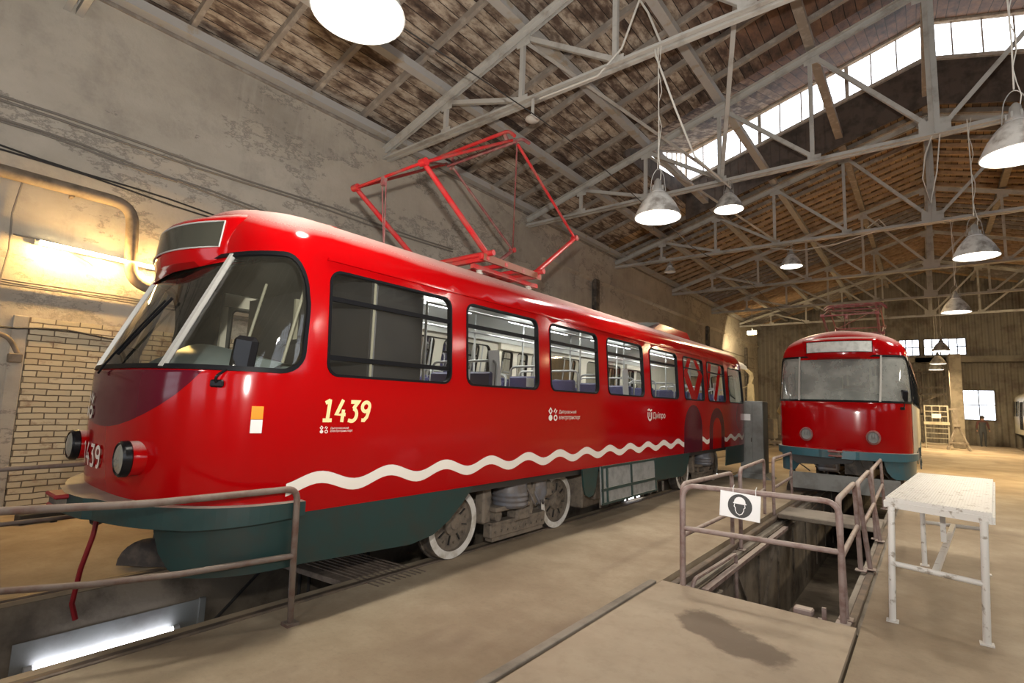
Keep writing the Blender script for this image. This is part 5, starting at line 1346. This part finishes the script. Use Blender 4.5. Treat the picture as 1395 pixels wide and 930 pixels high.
# ------------------------------------------------------------------ things near the striped tram
mb = MB(); mb.tube([(-5.02, 1.30, .68), (-5.0, 1.28, .5), (-5.05, 1.24, .25), (-5.08, 1.22, .0), (-5.07, 1.25, -.12)], .018, 8); tag(mb.build('rubber_hose', ['hose_red']), 'dark red hose hanging below the bumper into the pit', 'hose')
mb = MB(); mb.box((-4.35, 3.15, -.03), (1.2, .62, .05), rot=Matrix.Rotation(.1, 3, 'Z'), bev=.005)
for k in range(10): mb.bar((-4.9, 2.9 + .06 * k, 0), (-3.75, 3.0 + .06 * k, 0), .012, .012)
tag(mb.build('pit_cover', ['tread_plate']), 'ribbed brown cover plate over the pit ahead of the front wheel', 'cover plate')
mb = MB(); mb.bar((-8.3, 1.38, .06), (-8.45, 2.15, .06), .14, .11, bev=.01); mb.bar((-8.2, 1.7, .03), (-8.6, 1.7, .03), .06, .05); tag(mb.build('wooden_beam', ['cab_dark']), 'short dark beam lying on the floor left of the tram nose', 'beam')
# steel cabinet at the tail of the striped tram
t = thing('switch_cabinet', (-3.33, 13.75, 0), 'tall grey steel cabinet with a white notice standing behind the striped tram', 'cabinet')
mb = MB(); mb.box((0, 0, .93), (.52, .5, 1.78), bev=.015); mb.prism([(-.42, 0), (.42, 0), (.28, .12), (-.28, .12)], 'y', -.3, .3); b = mb.build('cabinet_body', ['cabinet_grey'], t)
mb = MB(); mb.box((-.11, -.255, .95), (.26, .015, 1.6), bev=.004); d = mb.build('door', ['cabinet_grey'], t); mb = MB(); mb.box((-.0, -.268, .9), (.02, .02, .1)); mb.build('handle', ['dark_steel'], d)
mb = MB(); mb.box((-.10, -.265, 1.43), (.17, .006, .15)); mb.build('notice', ['paper'], t)
# jib crane post
t = thing('jib_crane', (-5.1, 20.6, 0), 'cream coloured jib crane post with a curved arm behind the striped tram', 'crane')
mb = MB(); mb.prism([(-.2, 0), (.22, 0), (.13, 1.4), (.10, 2.55), (-.06, 2.55), (-.10, 1.4)], 'y', -.12, .12); mb.build('post', ['crane_yellow'], t)
mb = MB(); mb.prism([(.05, 2.55), (.12, 2.75), (.10, 2.95), (-.12, 3.15), (-.45, 3.3), (-.45, 3.22), (-.16, 3.05), (.0, 2.88), (-.02, 2.75), (-.05, 2.55)], 'y', -.06, .06); mb.bar((0, 0, 2.5), (-.9, 0, 2.2), .03, .03); mb.build('arm', ['crane_yellow'], t)
mb = MB(); mb.box((0.15, -.2, .5), (.4, .3, .8), bev=.02); mb.build('base_box', ['machine_yellow'], t)
# machinery far left
t = thing('mixer_drum', (-5.75, 30.3, 0), 'tilted yellowish drum machine on a low cart far between the trams', 'machine')
mb = MB(); mb.tube([(-.2, 0, 1.35), (.15, 0, 1.7), (.75, 0, 2.0), (1.15, 0, 2.1)], [.35, .62, .55, .40], 18); mb.build('drum', ['machine_yellow'], t)
mb = MB(); mb.bar((0, -.3, .3), (.4, -.3, 1.6), .08, .08); mb.bar((0, .3, .3), (.4, .3, 1.6), .08, .08); mb.box((.3, 0, .28), (1.6, .8, .12)); mb.cyl((-.3, -.45, .22), (-.3, .45, .22), .2, 14); mb.cyl((.9, -.45, .22), (.9, .45, .22), .2, 14); mb.build('cart_frame', ['machine_grey'], t)
t = thing('generator_box', (-6.35, 27.5, 0), 'dark grey machine box heaped with scrap, on the floor far between the trams', 'machine')
mb = MB(); mb.box((0, 0, .75), (1.3, .9, .95), bev=.04); mb.build('housing', ['machine_grey'], t)
mb = MB()
for k in range(8): mb.box((random.uniform(-.55, .5), random.uniform(-.3, .3), 1.3 + random.uniform(0, .12)), (random.uniform(.15, .4), .2, random.uniform(.06, .2)), rot=Matrix.Rotation(random.uniform(0, 2), 3, 'Z'), bev=.01)
mb.build('scrap_heap', ['bogie_dust'], t)
mb = MB(); mb.box((.1, 0, .14), (1.7, 1.1, .1)); mb.box((-.5, 0, .05), (.1, 1.1, .1)); mb.box((.7, 0, .05), (.1, 1.1, .1)); mb.box((-.45, 0, .24), (.1, .8, .12)); mb.box((.45, 0, .24), (.1, .8, .12)); mb.build('pallet', ['timber'], t)
mb = MB()
for x in (-5.25, -4.75): mb.cyl((x, 18.2, 0), (x, 18.2, 1.0), .02, 8); mb.cyl((x, 18.9, 0), (x, 18.9, 1.0), .02, 8); mb.cyl((x, 18.2, .98), (x, 18.9, .98), .02, 8)
for z in (.5, .98): mb.cyl((-5.25, 18.2, z), (-4.75, 18.2, z), .018, 8)
tag(mb.build('pipe_stand', ['handrail_old']), 'small dark pipe stand on the floor behind the grey cabinet', 'stand')

# ------------------------------------------------------------------ far end of the hall
mb = MB(); mb.box((1.22, 36.2, 2.45), (.5, .5, 4.9), bev=.02); struct(mb.build('wall_far_column', ['concrete']))
t = thing('scaffold_tower', (-.14, 34.5, 0), 'pale steel access platform with ladder rungs at the far left of the column', 'scaffold')
w = .93
mb = MB()
for x in (0, w):
    for y in (0, .8): mb.bar((x, y, 0), (x, y, 2.15), .05, .05)
mb.build('frame_post', ['primer'], t)
mb = MB()
for z in (.25, .5, .75, 1.0): mb.bar((0, 0, z), (w, 0, z), .035, .035)
mb.build('rung', ['primer'], t)
mb = MB(); mb.box((w / 2, .4, 1.25), (w + .1, .9, .14)); mb.build('platform', ['cream_paint'], t)
for yy in (0, .8):
    mb = MB()
    for z in (1.6, 1.85, 2.13): mb.bar((0, yy, z), (w, yy, z), .04, .04)
    for x in (.3, .62): mb.bar((x, yy, 1.3), (x, yy, 2.13), .03, .03)
    mb.build('railing', ['primer'], t)
mb = MB(); mb.box((w / 2, -.04, 1.62), (.38, .02, .22)); mb.build('warning_plate', ['paper'], t)
t = thing('trestle', (1.10, 33.8, 0), 'wooden trestle stand with splayed legs beside the far column', 'trestle')
for a in range(4):
    q = pi / 4 + a * pi / 2; mb = MB(); mb.bar((.58 * cos(q), .4 * sin(q), 0), (.06 * cos(q), .05 * sin(q), 1.15), .09, .07); mb.build('leg', ['timber'], t)
mb = MB(); mb.box((0, 0, 1.18), (.3, .3, .12)); mb.box((-.05, 0, 1.6), (.16, .16, .75)); mb.box((-.1, 0, 1.98), (.45, .12, .1)); mb.build('head_block', ['timber'], t)
mb = MB(); mb.box((0, -.3, .35), (.75, .05, .07)); mb.box((0, .3, .35), (.75, .05, .07)); mb.build('cross_brace', ['timber'], t)
# stacked steel and door frame at the far wall
mb = MB()
for x in (-1.4, -.3, .85): mb.box((x, 40.2, 2.2), (.1, .1, 4.4))
for z in (1.7, 2.9, 3.3, 4.2): mb.box((-.3, 40.2, z), (2.3, .1, .09))
for k in range(11): mb.box((-1.3 + .21 * k, 40.25, 3.6), (.02, .02, 1.1))
mb.bar((-1.2, 40.1, 1.8), (.6, 40.1, 2.9), .08, .08); tag(mb.build('steel_rack', ['dark_steel']), 'tall dark steel lattice rack against the far wall left of the column', 'rack')
# person
def person():
    t = thing('person', (2.36, 39.6, 0), 'person in dark work clothes walking away near the far window', 'person', rz=.2)
    J = {'pel': (0, 0, .92), 'wst': (0, 0, 1.06), 'che': (0, -.02, 1.30), 'nk': (0, -.03, 1.46), 'hd': (0, -.05, 1.56), 'ht': (0, -.05, 1.68),
         'sl': (-.18, -.02, 1.40), 'el': (-.25, .0, 1.13), 'wl': (-.26, -.06, .90), 'fl': (-.26, -.08, .82), 'sr': (.18, -.02, 1.40), 'er': (.26, .02, 1.13), 'wr': (.28, -.05, .91), 'fr': (.28, -.07, .83),
         'hl': (-.10, 0, .86), 'kl': (-.11, -.10, .49), 'al': (-.10, .04, .10), 'tl': (-.10, -.08, .04), 'hr': (.10, 0, .86), 'kr': (.10, -.02, .48), 'ar': (.11, .10, .11), 'tr': (.11, -.02, .04)}
    rad = {'pel': .15, 'wst': .135, 'che': .155, 'nk': .06, 'hd': .09, 'ht': .075, 'sl': .07, 'el': .048, 'wl': .034, 'fl': .03, 'sr': .07, 'er': .048, 'wr': .034, 'fr': .03, 'hl': .095, 'kl': .062, 'al': .045, 'tl': .04, 'hr': .095, 'kr': .062, 'ar': .045, 'tr': .04}
    ed = [('pel', 'wst'), ('wst', 'che'), ('che', 'nk'), ('nk', 'hd'), ('hd', 'ht'), ('che', 'sl'), ('sl', 'el'), ('el', 'wl'), ('wl', 'fl'), ('che', 'sr'), ('sr', 'er'), ('er', 'wr'), ('wr', 'fr'), ('pel', 'hl'), ('hl', 'kl'), ('kl', 'al'), ('al', 'tl'), ('pel', 'hr'), ('hr', 'kr'), ('kr', 'ar'), ('ar', 'tr')]
    ks = list(J); me = bpy.data.meshes.new('body'); me.from_pydata([J[k] for k in ks], [(ks.index(a), ks.index(b)) for a, b in ed], [])
    o = bpy.data.objects.new('body', me); COL.objects.link(o)
    o.modifiers.new('skin', 'SKIN'); sv = me.skin_vertices[0].data
    for i, k in enumerate(ks): sv[i].radius = (rad[k], rad[k] * (.72 if k in ('pel', 'wst', 'che') else 1)); sv[i].use_root = (k == 'pel')
    sd = o.modifiers.new('sub', 'SUBSURF'); sd.levels = sd.render_levels = 2
    dg = bpy.context.evaluated_depsgraph_get(); dg.update(); me2 = bpy.data.meshes.new_from_object(o.evaluated_get(dg)); bpy.data.objects.remove(o)
    me2.materials.clear()
    for k in ('cloth_maroon', 'cloth_dark', 'skin'): me2.materials.append(M[k])
    for p in me2.polygons:
        z = p.center.z; x = abs(p.center.x)
        p.material_index = 2 if (z > 1.47 or (x > .2 and z < .93)) else (0 if z > 1.0 and not (x < .16 and z < 1.35) else 1); p.use_smooth = True
    b = bpy.data.objects.new('body', me2); COL.objects.link(b); b.parent = t
    mb = MB(); mb.lathe([(.001, .125), (.06, .11), (.098, .05), (.10, 0), (.085, -.04)], (0, -.045, 1.61), 14); mb.build('hair', ['hair'], t)
person()

# ------------------------------------------------------------------ light
w = bpy.data.worlds.new('sky'); SC.world = w; w.use_nodes = True
bg = w.node_tree.nodes['Background']; bg.inputs[0].default_value = (.93, .96, 1., 1); bg.inputs[1].default_value = 4.5
# the photographer's flash, a little above the lens
li = bpy.data.lights.new('camera_flash', 'SPOT'); li.energy = 2150; li.color = (1., .96, .90); li.shadow_soft_size = .04; li.spot_size = R(175); li.spot_blend = 1.
o = bpy.data.objects.new('camera_flash', li); COL.objects.link(o); o.location = (-.03, .02, 1.98)
o.rotation_euler = Vector((-.4, .6, .95)).to_track_quat('-Z', 'Y').to_euler()

# ------------------------------------------------------------------ camera
f, yaw, pit_, rol, hh = 712.5, .67165, .11450, .03418, 1.60682
fw = Vector((-sin(yaw) * cos(pit_), cos(yaw) * cos(pit_), sin(pit_))); r0 = Vector((cos(yaw), sin(yaw), 0)); u0 = r0.cross(fw)
rx = r0 * cos(rol) + u0 * sin(rol); ux = -r0 * sin(rol) + u0 * cos(rol)
cam = bpy.data.cameras.new('camera'); cam.lens = f / 1395 * 36; cam.sensor_width = 36; cam.sensor_fit = 'HORIZONTAL'; cam.clip_start = .05; cam.clip_end = 200
co = bpy.data.objects.new('camera', cam); COL.objects.link(co)
co.matrix_world = Matrix(((rx.x, ux.x, -fw.x, 0), (rx.y, ux.y, -fw.y, 0), (rx.z, ux.z, -fw.z, hh), (0, 0, 0, 1)))
SC.camera = co
vs_ = SC.view_settings; SC.display_settings.display_device = 'sRGB'
vs_.view_transform = 'Standard'; vs_.look = 'None'; vs_.gamma = 1; vs_.use_curve_mapping = False; vs_.exposure = 0.14
cy = SC.cycles; cy.max_bounces = 6; cy.diffuse_bounces = 4; cy.glossy_bounces = 3; cy.transparent_max_bounces = 12; cy.caustics_reflective = False; cy.caustics_refractive = False
cy.use_denoising = True; cy.sample_clamp_indirect = 6
